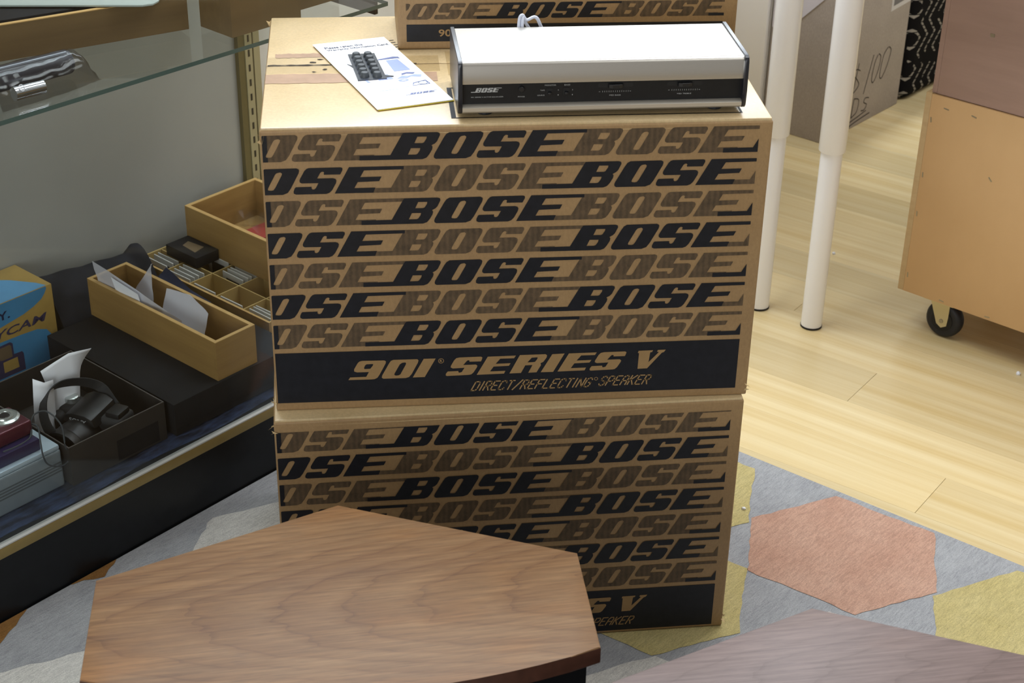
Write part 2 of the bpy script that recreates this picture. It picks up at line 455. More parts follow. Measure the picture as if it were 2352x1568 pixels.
# ------------------------------------------------------------------ setting: floor, wall, window
floor_bm = box(NB(), -4.0, 6.0, -5.0, 0.55, -0.05, -0.0031)
floor = obj('floor', floor_bm, 'floor_gap', None); floor['kind'] = 'structure'
floor.location = CT(0, 0, 0); floor.rotation_euler = (0, 0, TH)
PITCH = 0.1265; PANG = 0.083
pm = {}
def plank(s0, t0, t1):
    """one board; rows run almost along t, turned by PANG"""
    L = (t1-t0)*math.sqrt(1+PANG*PANG)
    key = round(L, 3)
    if key not in pm:
        bm = box(NB(), 0.0003, PITCH-0.0003, 0.0003, L-0.0003, -0.003, 0.0, 0.0003, 1)
        pm[key] = bm
        me = bpy.data.meshes.new('plank'); bmesh.ops.recalc_face_normals(bm, faces=bm.faces[:]); bm.to_mesh(me); bm.free(); me.materials.append(MAT['floor_plank']); pm[key] = me
    o = bpy.data.objects.new('plank', pm[key]); COL.objects.link(o); o.parent = floor
    o.rotation_euler = (0, 0, math.atan(PANG)); o.location = (s0 - PANG*(t0+0.4), t0, 0)
PL = 1.83
for k in range(-19, 25):
    s0 = 1.38 + k*PITCH
    ph = {-4: -0.2, -3: -0.1, -2: -0.86, -1: -0.25, 0: -0.595, 1: -0.12, 2: -0.335, 3: -1.3, 4: -0.05, 5: -1.1, 6: -0.62}.get(k, -0.9 + ((k*0.37) % 1.0)*PL)
    js = [ph + i*PL for i in range(-4, 4)]
    for a, b in zip(js, js[1:]):
        if b < -2.4 or a > 0.42: continue
        plank(s0, a, b)
wbm = NB()
WS0, WS1, WZ0, WZ1 = 0.45, 3.75, 1.72, 2.80
for a, b, c, d in ((-4.0, WS0, 0, 3.0), (WS1, 6, 0, 3.0), (WS0, WS1, 0, WZ0), (WS0, WS1, WZ1, 3.0)):
    box(wbm, a, b, 0.53, 0.65, c-0.05, d)
wall = obj('wall_back', wbm, 'wall_paint'); wall['kind'] = 'structure'
wall.location = CT(0, 0, 0); wall.rotation_euler = (0, 0, TH)
wf = NB()
for a, b, c, d in ((WS0, WS1, WZ0, WZ0+0.05), (WS0, WS1, WZ1-0.05, WZ1), (WS0, WS0+0.05, WZ0, WZ1), (WS1-0.05, WS1, WZ0, WZ1), (2.08, 2.12, WZ0, WZ1)):
    box(wf, a, b, 0.545, 0.585, c, d)
win = obj('window_1', wf, 'fixture'); win['kind'] = 'structure'
win.location = CT(0, 0, 0); win.rotation_euler = (0, 0, TH)
for a, b in ((WS0+0.05, 2.08), (2.12, WS1-0.05)):
    obj('pane', box(NB(), a, b, 0.560, 0.565, WZ0+0.05, WZ1-0.05), 'glass_pane', win)
wl = NB()
for a, b, c, d in ((-5.0, -4.05, 0, 3.0), (-0.95, 0.65, 0, 3.0), (-4.05, -0.95, 0, 0.6), (-4.05, -0.95, 2.5, 3.0)):
    if b > a: box(wl, -4.12, -4.0, a, b, c-0.05, d)
wleft = obj('wall_left', wl, 'wall_paint'); wleft['kind'] = 'structure'
wleft.location = CT(0, 0, 0); wleft.rotation_euler = (0, 0, TH)
wf = NB()
for a, b, c, d in ((-4.05, -0.95, 0.6, 0.65), (-4.05, -0.95, 2.45, 2.5), (-4.05, -4.00, 0.65, 2.45), (-1.0, -0.95, 0.65, 2.45), (-2.52, -2.48, 0.65, 2.45)):
    box(wf, -4.10, -4.06, a, b, c, d)
win2 = obj('window_2', wf, 'fixture'); win2['kind'] = 'structure'
win2.location = CT(0, 0, 0); win2.rotation_euler = (0, 0, TH)
for a, b in ((-4.0, -2.52), (-2.48, -1.0)):
    obj('pane', box(NB(), -4.083, -4.078, a, b, 0.65, 2.45), 'glass_pane', win2)
for s, t, _, where in TROFFERS:
    e = cthing('ceiling_light', 'flat white rectangular ceiling light above the '+where, 'ceiling light', s, t, 2.85, group='ceiling lights')
    b_ = NB(); box(b_, -0.62, 0.62, -0.32, 0.32, 0.0, 0.06, 0.004); obj('housing', b_, 'fixture', e)

# ------------------------------------------------------------------ rug
rug = cthing('area_rug', 'grey area rug with peach, yellow and cream hexagons under the cartons', 'rug', 0, 0, 0)
rb = NB()
prism(rb, [(-0.6, 0.0), (1.08, 0.0), (1.085, -0.1), (1.115, -0.555), (1.141, -1.064), (1.17, -1.75), (-0.6, -1.75)], 0.0002, 0.0075, 0.002)
obj('pile', rb, 'pile_grey', rug)
HV = [(0.128, 0.091), (0.143, -0.082), (0.007, -0.159), (-0.122, -0.094), (-0.14, 0.086), (-0.019, 0.158)]
def hexpatch(cs, ct, mat, clipS=None):
    pts = []
    for i in range(6):
        a, b = HV[i], HV[(i+1) % 6]
        for k in range(9):
            u = k/9.0; j = 0.0022
            pts.append((cs+a[0]+(b[0]-a[0])*u+random.uniform(-j, j), ct+a[1]+(b[1]-a[1])*u+random.uniform(-j, j)))
    bm = NB()
    fill(bm, [pts], lambda x, y: Vector((x, y, 0.0082)))
    clip(bm, Vector((1.085+0.0, -0.1, 0)), Vector((1, 0.057, 0)))
    clip(bm, Vector((0, -0.0015, 0)), Vector((0, 1, 0)))
    obj('hexagon', bm, mat, rug)
for cs, ct, mt in ((0.982, -0.833, 'pile_peach'), (0.996, -1.151, 'pile_yellow'), (0.702, -0.661, 'pile_yellow'), (0.944, -0.517, 'pile_yellow'),
                   (0.458, -0.849, 'pile_cream'), (0.714, -0.985, 'pile_cream'), (0.399, -0.184, 'pile_cream'), (-0.071, -0.238, 'pile_cream'), (0.165, 0.135, 'pile_rust'),
                   (-0.055, 0.105, 'pile_rust'), (0.66, -0.34, 'pile_peach'), (0.42, -0.50, 'pile_yellow'), (0.13, -0.45, 'pile_peach'), (0.93, -0.2, 'pile_cream'), (0.73, -1.30, 'pile_peach')):
    hexpatch(cs, ct, mt)

# ------------------------------------------------------------------ lettering data (traced proportions, unit = letter height)
G = {
'B': [(0.0, 0.0), (0.005, 0.169), (1.073, 0.176), (1.481, 0.924), (1.54, 1.0), (2.703, 1.0), (2.789, 0.974), (2.808, 0.895), (2.701, 0.659), (2.623, 0.578), (2.507, 0.518), (2.545, 0.455), (2.525, 0.351), (2.427, 0.175), (2.329, 0.052), (2.192, 0.0)],
'Bh1': [(2.018, 0.846), (2.345, 0.843), (2.335, 0.771), (2.247, 0.628), (2.189, 0.602), (1.913, 0.604)],
'Bh2': [(1.791, 0.42), (2.119, 0.416), (2.099, 0.329), (2.02, 0.206), (1.962, 0.176), (1.682, 0.176)],
'O': [(3.126, 0.985), (4.227, 0.995), (4.301, 0.955), (4.315, 0.903), (4.296, 0.81), (3.999, 0.233), (3.883, 0.068), (3.708, 0.0), (2.658, 0.0), (2.596, 0.042), (2.585, 0.109), (2.611, 0.192), (2.933, 0.789), (3.02, 0.921)],
'Oh': [(3.57, 0.841), (3.667, 0.855), (3.725, 0.813), (3.706, 0.74), (3.464, 0.277), (3.397, 0.184), (3.319, 0.167), (3.212, 0.178), (3.198, 0.22), (3.222, 0.283), (3.474, 0.766), (3.522, 0.821)],
'S': [(4.65, 0.994), (5.756, 0.999), (5.814, 0.973), (5.82, 0.9), (5.738, 0.731), (5.177, 0.733), (5.161, 0.769), (5.186, 0.81), (5.156, 0.846), (5.098, 0.847), (5.04, 0.803), (4.926, 0.593), (5.471, 0.595), (5.56, 0.566), (5.594, 0.499), (5.576, 0.405), (5.44, 0.146), (5.344, 0.043), (5.228, 0.0), (4.173, 0.0), (4.094, 0.041), (4.09, 0.125), (4.142, 0.249), (4.18, 0.28), (4.726, 0.284), (4.717, 0.226), (4.746, 0.179), (4.815, 0.181), (4.873, 0.232), (4.968, 0.419), (4.384, 0.422), (4.321, 0.465), (4.315, 0.538), (4.343, 0.61), (4.496, 0.887), (4.573, 0.968)],
'E': [(6.047, 0.999), (7.959, 0.999), (7.954, 0.874), (6.567, 0.863), (6.427, 0.609), (7.17, 0.615), (7.087, 0.444), (6.334, 0.423), (6.212, 0.195), (6.948, 0.199), (6.875, 0.007), (5.521, 0.007)]}
WORD = [[G['B'], G['Bh1'], G['Bh2']], [G['O'], G['Oh']], [G['S']], [G['E']]]
T9 = {
'9': [(0.0964, 0.4473), (0.0988, 0.4512), (0.12, 0.4514), (0.1238, 0.4586), (0.108, 0.4586), (0.1045, 0.4601), (0.1044, 0.4633), (0.1093, 0.4725), (0.1117, 0.475), (0.1153, 0.4759), (0.1444, 0.4755), (0.1464, 0.4742), (0.1461, 0.4711), (0.1377, 0.4541), (0.1348, 0.4495), (0.1312, 0.4475), (0.1266, 0.4471)],
'9h': [(0.121, 0.4705), (0.1295, 0.4707), (0.1294, 0.4686), (0.1257, 0.4635), (0.1181, 0.4633), (0.1174, 0.4649), (0.1191, 0.469)],
'0': [(0.1561, 0.4759), (0.1877, 0.4758), (0.1893, 0.4741), (0.1885, 0.4705), (0.1801, 0.4535), (0.1765, 0.4489), (0.1719, 0.4475), (0.1425, 0.4476), (0.1404, 0.4493), (0.1412, 0.4529), (0.1506, 0.4709), (0.153, 0.4745)],
'0h': [(0.1678, 0.471), (0.1718, 0.4715), (0.173, 0.4701), (0.1722, 0.4675), (0.1652, 0.4536), (0.1629, 0.4521), (0.1593, 0.4517), (0.1571, 0.4528), (0.1576, 0.4554), (0.1646, 0.4688)],
'1': [(0.1962, 0.476), (0.212, 0.4759), (0.1973, 0.4481), (0.1814, 0.448)],
'S': [(0.2437, 0.4763), (0.2718, 0.4765), (0.2738, 0.4752), (0.2732, 0.4726), (0.2719, 0.4693), (0.2564, 0.4693), (0.2569, 0.4711), (0.2546, 0.4717), (0.2528, 0.4702), (0.2483, 0.4646), (0.2651, 0.4647), (0.2672, 0.4628), (0.2665, 0.4602), (0.262, 0.4525), (0.2592, 0.4499), (0.2565, 0.4492), (0.2264, 0.4485), (0.2251, 0.4497), (0.2255, 0.4523), (0.2278, 0.4554), (0.2419, 0.4556), (0.2421, 0.4534), (0.2437, 0.453), (0.2465, 0.4539), (0.2501, 0.4603), (0.2346, 0.4598), (0.2317, 0.4615), (0.2321, 0.4641), (0.2365, 0.4724), (0.2392, 0.4754)],
'E': [(0.389, 0.477), (0.4263, 0.4773), (0.424, 0.4733), (0.4056, 0.4733), (0.3996, 0.4657), (0.4195, 0.4659), (0.4172, 0.462), (0.3968, 0.4615), (0.3922, 0.4543), (0.4127, 0.4544), (0.4109, 0.4502), (0.3744, 0.4497)],
'R': [(0.3235, 0.4769), (0.3577, 0.4771), (0.3598, 0.4753), (0.3593, 0.472), (0.3551, 0.4655), (0.3513, 0.4634), (0.3521, 0.4606), (0.3463, 0.4497), (0.3352, 0.4493), (0.3407, 0.4611), (0.331, 0.4609), (0.3255, 0.4494), (0.31, 0.4492)],
'Rh': [(0.3395, 0.4724), (0.3472, 0.4727), (0.347, 0.4703), (0.344, 0.4659), (0.3416, 0.4655), (0.3338, 0.4654)],
'I': [(0.3668, 0.4767), (0.3832, 0.4772), (0.3686, 0.4494), (0.3519, 0.4495)],
'V': [(0.4826, 0.4776), (0.5021, 0.4778), (0.5008, 0.4751), (0.4984, 0.4746), (0.4968, 0.4596), (0.5101, 0.4747), (0.5076, 0.4751), (0.5084, 0.4779), (0.5192, 0.4781), (0.5169, 0.4745), (0.5141, 0.4735), (0.4954, 0.4501), (0.4825, 0.4498), (0.4833, 0.474), (0.4816, 0.4743)]}

CW, CD, CH = 0.635, 0.4167, 0.4024      # speaker carton
def word(bm, x, z, sx, sz, y, only=None):
    for i, loops in enumerate(WORD):
        if only is not None and i not in only: continue
        fill(bm, [[(x+px*sx, z+pz*sz) for px, pz in lp] for lp in loops], lambda u, v: Vector((u, y, v)))
def rough_edge(bm, amp):
    for v in bm.verts: v.co.x += random.uniform(-amp, amp); v.co.z += random.uniform(-amp, amp)
def carton_print(par, dz, ztop, rows=7):
    """repeat lettering on the front of a speaker carton, local face at y = 0"""
    H_, P_, X0 = 0.0353, 0.2268, 0.1201
    bb, kk = NB(), NB()
    for r in range(rows):
        zb = 0.7605 - CH - r*0.04385 + dz
        for k in range(-1, 3):
            dark = (r+k) % 2 == 0
            word(kk if dark else bb, X0+k*P_, zb, H_, H_, -0.0008 if dark else -0.0005)
        if r % 2 == 0:      # black sliver of the neighbouring word at the left margin
            sl = NB(); word(sl, X0-P_, zb, H_, H_, -0.0008, only=(1,)); clip(sl, Vector((0.0085, 0, 0)), Vector((1, 0, 0)))
            me = bpy.data.meshes.new('tmp'); sl.to_mesh(me); sl.free(); kk.from_mesh(me); bpy.data.meshes.remove(me)
    for bm in (bb, kk):
        clip(bm, Vector((0.6180, 0, 0)), Vector((1, 0, 0)))
        clip(bm, Vector((0.0025, 0, 0)), Vector((-1, 0, 0)))
        clip(bm, Vector((0, 0, ztop)), Vector((0, 0, 1)))
    obj('brown_lettering', bb, 'ink_brown', par, label='brown printed repeat lettering reading BOSE')
    obj('black_lettering', kk, 'ink_black', par, label='black printed repeat lettering reading BOSE')
    band = NB(); z0, z1 = 0.4147-CH+dz, 0.4905-CH+dz
    fill(band, [[(0.0025, z0), (0.6185, z0), (0.6185, z1), (0.0025, z1)]], lambda u, v: Vector((u, -0.0005, v)))
    obj('black_band', band, 'ink_black', par, label='black printed band along the bottom')
    tb = NB(); f = lambda u, v: Vector((u, -0.0009, v-CH+dz))
    fill(tb, [T9['9'], T9['9h']], f); fill(tb, [T9['0'], T9['0h']], f); fill(tb, [T9['1']], f)
    fill(tb, [T9['S']], f); fill(tb, [[(x+0.1925, z+0.0009) for x, z in T9['S']]], f)
    fill(tb, [T9['E']], f); fill(tb, [[(x-0.1081, z-0.0009) for x, z in T9['E']]], f)
    fill(tb, [T9['R'], T9['Rh']], f); fill(tb, [T9['I']], f); fill(tb, [T9['V']], f)
    fill(tb, [circle(0.2190, 0.4720, 0.0038, 18), circle(0.2190, 0.4720, 0.0031, 18)], f)
    text_fit(tb, 'R', 0.2174, 0.2206, 0.4703, 0.4738, f, 0, 0.03)
    stroke_text(tb, 'DIRECT/REFLECTING', 0.2588, 0.4235, 0.4245, 0.4380, f)
    fill(tb, [circle(0.4270, 0.4365, 0.0026, 14), circle(0.4270, 0.4365, 0.0019, 14)], f)
    stroke_text(tb, 'SPEAKER', 0.4300, 0.5030, 0.4258, 0.4396, f)
    obj('kraft_lettering', tb, 'ink_kraft', par, label='brown lettering reading 901 SERIES V DIRECT/REFLECTING SPEAKER')

def carton(name, label, loc, rotz, dz, ztop, holes=False):
    c = thing(name, label, 'cardboard box', loc, rotz, 'speaker cartons')
    b = NB(); box(b, 0, CW, 0, CD, 0.0004, CH-0.0036, 0.0028, 3)
    obj('carton_body', b, 'kraft', c, smooth=True)
    mid = CD*0.52
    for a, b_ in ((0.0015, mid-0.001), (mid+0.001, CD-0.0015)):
        boxo('top_flap', 'kraft_top_lit', c, 0.0015, CW-0.0015, a, b_, CH-0.0046, CH, 0.0018)
    # crushed, peeling paper at the corners
    for (x, y, z) in ((0, 0, CH-0.006), (0, CD, CH-0.006), (0, 0, 0.022), (CW, 0, 0.020)):
        pb = NB()
        for q in range(4):
            p = Vector((x+random.uniform(-.004, .003)*(1 if x == 0 else -1), y+random.uniform(-.003, .004), z-0.004+random.uniform(-.010, .003)))
            vs = [pb.verts.new(p + Vector((random.uniform(-.006, .006), random.uniform(-.005, .003), random.uniform(-.006, .006)))) for _ in range(3)]
            pb.faces.new(vs)
        obj('torn_corner', pb, 'kraft_edge', c)
    # rounded score line under the top edge
    b = NB(); tube(b, [(0.003, 0.0012, CH-0.0105), (CW*0.3, 0.0008, CH-0.0100), (CW*0.7, 0.0009, CH-0.0104), (CW-0.003, 0.0012, CH-0.0103)], 0.0011, 6)
    obj('score_line', b, 'kraft_edge', c, smooth=True)
    carton_print(c, dz, ztop)
    return c
cu = carton('speaker_carton', 'brown speaker carton, upper one of the stack, with the silver equalizer on top', (0, 0, CH), 0.0, 0.0, CH-0.002)
cl = carton('speaker_carton', 'brown speaker carton at the bottom of the stack, standing on the rug', (-0.0036, -0.0247, 0.0085), 0.0259, -0.007, CH-0.019)
cl.scale = (1.0, 1.0, (CH-0.0085)/CH)
# old tape and tears on the upper carton
def strip(name, mat, pts, z, par):
    b = NB(); fill(b, [pts], lambda u, v: Vector((u, v, z))); return obj(name, b, mat, par)
def ragged(x0, x1, y0, y1, amp, n=26):
    a = [(x0+(x1-x0)*i/n, y0+random.uniform(-amp, amp)) for i in range(n+1)]
    b = [(x0+(x1-x0)*i/n, y1+random.uniform(-amp, amp)) for i in range(n, -1, -1)]
    return a+b
ZT = CH+0.0004
strip('tape', 'tape_brown', ragged(0.002, 0.225, 0.150, 0.184, 0.0012), ZT, cu)
strip('tape', 'tape_brown', ragged(0.012, 0.085, 0.246, 0.262, 0.002), ZT, cu)
strip('clear_tape', 'tape_clear', ragged(0.001, 0.23, 0.186, 0.247, 0.001), ZT+0.0002, cu)
strip('clear_tape', 'tape_clear', ragged(0.24, CW-0.003, 0.170, 0.262, 0.001), ZT+0.0002, cu)
strip('tear', 'crack_dark', ragged(0.003, 0.20, 0.2145, 0.2185, 0.0012), ZT+0.0004, cu)
for x, y, r in ((0.062, 0.226, .004), (0.072, 0.238, .003), (0.085, 0.240, .005), (0.078, 0.199, .003), (0.064, 0.190, .0025), (0.136, 0.192, .003), (0.095, 0.247, .0025), (0.139, 0.182, .002)):
    strip('tear', 'crack_dark', [(x+r*random.uniform(.6, 2)*math.cos(a), y+r*random.uniform(.3, 1)*math.sin(a)) for a in [k*0.785 for k in range(8)]], ZT+0.0004, cu)
# printed frame and stamp half covered by the card
fb = NB(); fr = lambda u, v: Vector((u, v, ZT))
fill(fb, [[(0.2345, 0.020), (0.60, 0.020), (0.60, 0.125), (0.2345, 0.125)], [(0.2405, 0.0225), (0.5975, 0.0225), (0.5975, 0.1225), (0.2405, 0.1225)]], fr)
obj('printed_frame', fb, 'ink_black', cu)
fb = NB()
for i in range(7):
    x = 0.165+random.uniform(0, 0.012); y = 0.255+i*0.009
    fill(fb, [[(x, y), (x+0.006, y+0.001), (x+0.007, y+0.003), (x+0.001, y+0.0022)]], fr)
obj('stamp_mark', fb, 'ink_black', cu)

# ------------------------------------------------------------------ small carton behind the equalizer
sc = thing('equalizer_carton', 'small brown carton standing behind the silver equalizer on the upper carton', 'cardboard box', (0.1770, 0.271, CH*2+0.0005), 0.0)
SW, SD, SH = 0.4655, 0.140, 0.086
box_b = NB(); box(box_b, 0, SW, 0, SD, 0, SH, 0.004, 3); obj('carton_body', box_b, 'kraft', sc, smooth=True)
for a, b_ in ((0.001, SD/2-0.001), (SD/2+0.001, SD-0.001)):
    boxo('top_flap', 'kraft_top_lit', sc, 0.001, SW-0.001, a, b_, SH-0.001, SH+0.003, 0.001)
z0s = CH*2+0.0005; hx, hz = 0.159/6.41, 0.0222
for k in range(-1, 3):
    dark = k % 2 == 0; bm = NB()
    word(bm, 0.2842-0.177+k*0.1592, 0.8474-z0s, hx, hz, -0.0006 if dark else -0.0004)
    clip(bm, Vector((0.447, 0, 0)), Vector((1, 0, 0))); clip(bm, Vector((0.0117, 0, 0)), Vector((-1, 0, 0)))
    obj('black_lettering' if dark else 'brown_lettering', bm, 'ink_black' if dark else 'ink_brown', sc)
b = NB(); fill(b, [[(0.0122, 0.8164-z0s), (0.4468, 0.8155-z0s), (0.4468, 0.8390-z0s), (0.0122, 0.8406-z0s)]], lambda u, v: Vector((u, -0.0004, v))); obj('black_band', b, 'ink_black', sc)
b = NB(); text_fit(b, '901', 0.0555, 0.0785, 0.8232-z0s, 0.8334-z0s, lambda u, v: Vector((u, -0.0007, v)), 0, 0.02); obj('kraft_lettering', b, 'ink_kraft', sc)

# ------------------------------------------------------------------ equalizer
EW, ED = 0.360, 0.137
EZ = CH*2+0.001
eq = thing('equalizer', 'silver and black audio equalizer standing on the upper carton', 'equalizer', (0.2423, 0.0135, EZ), math.radians(0.725))
SIDE = [(0.0035, 0.0065), (0.0005, 0.010), (-0.0008, 0.030), (0.0, 0.066), (0.002, 0.0715), (0.0075, 0.0738), (ED-0.002, 0.0725), (ED, 0.070), (ED, 0.0065)]
for x0 in (0.0, EW-0.0055):
    b = NB(); prism(b, SIDE, 0, 0.0055, 0.0006, 1)
    for v in b.verts: v.co = Vector((x0+v.co.z, v.co.x, v.co.y))
    obj('side_panel', b, 'eq_side', eq, smooth=True)
cov = [(ED-0.003, 0.0705), (0.014, 0.0720), (0.009, 0.0714), (0.0055, 0.0695), (0.0035, 0.0665), (0.0032, 0.0440), (0.0065, 0.0440), (0.0065, 0.064), (ED-0.003, 0.066)]
b = NB(); prism(b, cov, 0.0055, EW-0.0055)
for v in b.verts: v.co = Vector((v.co.z, v.co.x, v.co.y))
obj('top_cover', b, 'eq_silver', eq, smooth=True)
boxo('front_panel', 'eq_black', eq, 0.0055, EW-0.0055, 0.0085, 0.0125, 0.012, 0.0470)
boxo('chassis', 'eq_black', eq, 0.0058, EW-0.0058, 0.0125, ED-0.004, 0.0085, 0.0655)
lip = [(0.0085, 0.0165), (0.0030, 0.0160), (0.0005, 0.0140), (0.0005, 0.0095), (0.0030, 0.0070), (0.0125, 0.0070), (0.0125, 0.0165)]
b = NB(); prism(b, lip, 0.0055, EW-0.0055)
for v in b.verts: v.co = Vector((v.co.z, v.co.x, v.co.y))
obj('front_lip', b, 'eq_lip', eq, smooth=True)
for x in (0.035, EW-0.035):
    for y in (0.022, ED-0.02):
        b = NB(); lathe(b, [(0.009, 0.0), (0.010, 0.001), (0.010, 0.0066)], 16, (x, y, 0)); obj('rubber_foot', b, 'foot_black', eq)
fy = lambda d: (lambda u, v: Vector((u, 0.0085-d, v)))
# knobs, switches and slider slots
b = NB(); lathe(b, [(0.0036, 0.0), (0.0036, 0.004), (0.003, 0.0046)], 18, (0.0785, 0.0085, 0.0355), Matrix.Rotation(math.pi/2, 4, 'X')); obj('power_lamp', b, 'eq_knob', eq, smooth=True)
for x in (0.1135, 0.1345):
    o = boxo('switch_recess', 'eq_slot', eq, x-0.004, x+0.004, 0.0078, 0.0085, 0.0262, 0.0352)
    boxo('switch_lever', 'eq_knob', eq, x-0.002, x+0.002, 0.0035, 0.0082, 0.0268, 0.0310, 0.0006)
for x in (0.1955, 0.2825):
    b = NB(); rr = 0.0030; pts = []
    for i in range(9): a = math.pi/2+math.pi*i/8; pts.append((x-0.0195+rr*math.cos(a), 0.0375+rr*math.sin(a)))
    for i in range(9): a = -math.pi/2+math.pi*i/8; pts.append((x+0.0195+rr*math.cos(a), 0.0375+rr*math.sin(a)))
    fill(b, [pts], fy(0.0003)); obj('slider_slot', b, 'eq_slot', eq)
    b = NB(); pts = [(-0.0095, 0), (-0.0085, 0.0045), (-0.004, 0.0062), (0.004, 0.0062), (0.0085, 0.0045), (0.0095, 0)]
    prism(b, pts, 0.0345, 0.0398, 0.0005, 1)
    for v in b.verts: v.co = Vector((x+v.co.x, 0.0085-v.co.y, v.co.z))
    obj('slider_knob', b, 'eq_knob', eq)
g = fy(0.0004); L = 0.0058
b = NB()
for lp in WORD:
    fill(b, [[(0.0165+px*L*0.82, 0.0315+pz*L*1.0) for px, pz in q] for q in lp], g)
obj('panel_logo', b, 'eq_print', eq, label='grey BOSE logo')
def caption(*items):
    b = NB()
    for it in items: text_fit(b, *it, g)
    obj('caption', b, 'eq_print', eq)
caption(('901 SERIES V ACTIVE EQUALIZER', 0.0165, 0.0565, 0.0245, 0.0262)); caption(('POWER', 0.0745, 0.0830, 0.0242, 0.0257))
caption(('MONITOR', 0.1075, 0.1215, 0.0382, 0.0399)); caption(('BASS', 0.1318, 0.1390, 0.0382, 0.0399))
caption(('TAPE', 0.1020, 0.1075, 0.0318, 0.0333)); caption(('SOURCE', 0.0985, 0.1075, 0.0254, 0.0269))
caption(('A', 0.1238, 0.1252, 0.0318, 0.0333)); caption(('B', 0.1238, 0.1252, 0.0254, 0.0269))
caption(('2', 0.1415, 0.1427, 0.0318, 0.0333)); caption(('1', 0.1417, 0.1424, 0.0254, 0.0269))
for x, s in ((0.1955, 'MID BASS'), (0.2825, 'MID TREBLE')):
    b = NB()
    for i in range(13):
        xx = x-0.0160+i*0.00267
        fill(b, [[(xx, 0.0282), (xx+0.0004, 0.0282), (xx+0.0004, 0.0302), (xx, 0.0302)]], g)
    fill(b, [[(x-0.0205, 0.0289), (x-0.0187, 0.0289), (x-0.0187, 0.0293), (x-0.0205, 0.0293)]], g)
    fill(b, [[(x+0.0180, 0.0289), (x+0.0198, 0.0289), (x+0.0198, 0.0293), (x+0.0180, 0.0293)]], g)
    obj('slider_scale', b, 'eq_print', eq)
    w_ = 0.0070 if 'BASS' in s else 0.0088
    caption((s, x-w_, x+w_, 0.0234, 0.0250))
b = NB(); tube(b, smoothpath([(0.088, ED-0.004, 0.052), (0.090, ED+0.006, 0.076), (0.094, ED+0.008, 0.083), (0.100, ED+0.009, 0.076), (0.112, ED+0.010, 0.079), (0.122, ED+0.011, 0.060), (0.15, ED+0.012, 0.004)], 6), 0.0022, 8); obj('power_cord', b, 'cable_pale', eq, smooth=True)
b = NB(); tube(b, smoothpath([(0.092, ED-0.004, 0.050), (0.095, ED+0.007, 0.080), (0.100, ED+0.010, 0.070), (0.14, ED+0.014, 0.004)], 6), 0.0022, 8); obj('power_cord', b, 'cable_pale', eq, smooth=True)

# ------------------------------------------------------------------ warranty card and rubber feet
ZC = CH*2
ca = math.atan2(0.3181-0.2905, 0.1593-0.0614)
card = thing('warranty_card', 'white printed warranty card lying on the upper carton beside the equalizer', 'card', (0.1442, 0.0481, ZC+0.0008), ca)
def cl2(wx, wy):
    dx, dy = wx-0.1442, wy-0.0481
    return (dx*math.cos(ca)+dy*math.sin(ca), -dx*math.sin(ca)+dy*math.cos(ca))
CC = [cl2(*p) for p in ((0.1442, 0.0481), (0.2403, 0.0771), (0.1593, 0.3181), (0.0614, 0.2905))]
b = NB(); prism(b, CC, 0.0011, 0.0020); obj('leaf', b, 'card_white', card)
b = NB(); prism(b, [(x+0.0012, y-0.0008) for x, y in CC], 0.0, 0.0010); obj('yellow_leaf', b, 'card_yellow', card, label='yellow under-leaf')
def bil(u, v):
    a, b_, c, d = [Vector((*p, 0)) for p in CC]
    p = (a*(1-u)+b_*u)*(1-v)+(d*(1-u)+c*u)*v
    return Vector((p.x, p.y, 0.0023))
b = NB(); text_fit(b, 'Please retain this', 0.10, 0.62, 0.902, 0.934, bil, 0, 0.015); text_fit(b, 'Warranty Information Card.', 0.10, 0.96, 0.860, 0.893, bil, 0, 0.015); obj('card_heading', b, 'card_ink', card, label='grey lettering reading Please retain this Warranty Information Card')
def cshape(name, mat, *loops):
    b = NB(); fill(b, list(loops), bil); obj(name, b, mat, card)
cshape('picture', 'card_blue', [(0.66, 0.47), (0.88, 0.47), (0.86, 0.64), (0.70, 0.64)])
cshape('picture', 'card_blue_dark', [(0.60, 0.655), (0.87, 0.655), (0.90, 0.645), (0.90, 0.675), (0.84, 0.685), (0.62, 0.668)])
cshape('picture', 'card_blue', [(0.36, 0.37), (0.56, 0.37), (0.54, 0.44), (0.40, 0.44)])
cshape('picture', 'card_blue', [(0.20, 0.36), (0.24, 0.355), (0.205, 0.44), (0.185, 0.44)])
cshape('picture', 'card_pale', [(0.24, 0.225), (0.50, 0.225), (0.50, 0.29), (0.24, 0.29)])
cshape('picture', 'card_pale', [(0.60, 0.24), (0.66, 0.24), (0.66, 0.30), (0.62, 0.30)])
cshape('picture', 'card_blue_dark', [(0.70, 0.405), (0.78, 0.42), (0.86, 0.405), (0.90, 0.425), (0.80, 0.44), (0.72, 0.43)])
cshape('picture', 'card_blue', [(0.60, 0.365), (0.74, 0.36), (0.80, 0.375), (0.92, 0.355), (0.95, 0.385), (0.86, 0.398), (0.76, 0.385), (0.70, 0.40)])
cshape('picture', 'card_blue', circle(0.66, 0.335, 0.07, 18, 0.018), circle(0.67, 0.336, 0.035, 18, 0.008))
cshape('picture', 'card_blue_dark', [(0.70, 0.245), (0.94, 0.245), (0.93, 0.305), (0.74, 0.285)], [(0.71, 0.25), (0.925, 0.25), (0.915, 0.295), (0.75, 0.278)])
cshape('picture', 'card_pale', circle(0.86, 0.270, 0.058, 18, 0.022))
cshape('picture', 'card_blue_dark', circle(0.86, 0.270, 0.060, 18, 0.023), circle(0.86, 0.270, 0.054, 18, 0.020))
b = NB()
for lp in WORD:
    fill(b, [[(0.50+px*0.055, 0.13+pz*0.022) for px, pz in q] for q in lp], bil)
obj('card_logo', b, 'card_blue_dark', card, label='blue BOSE logo')

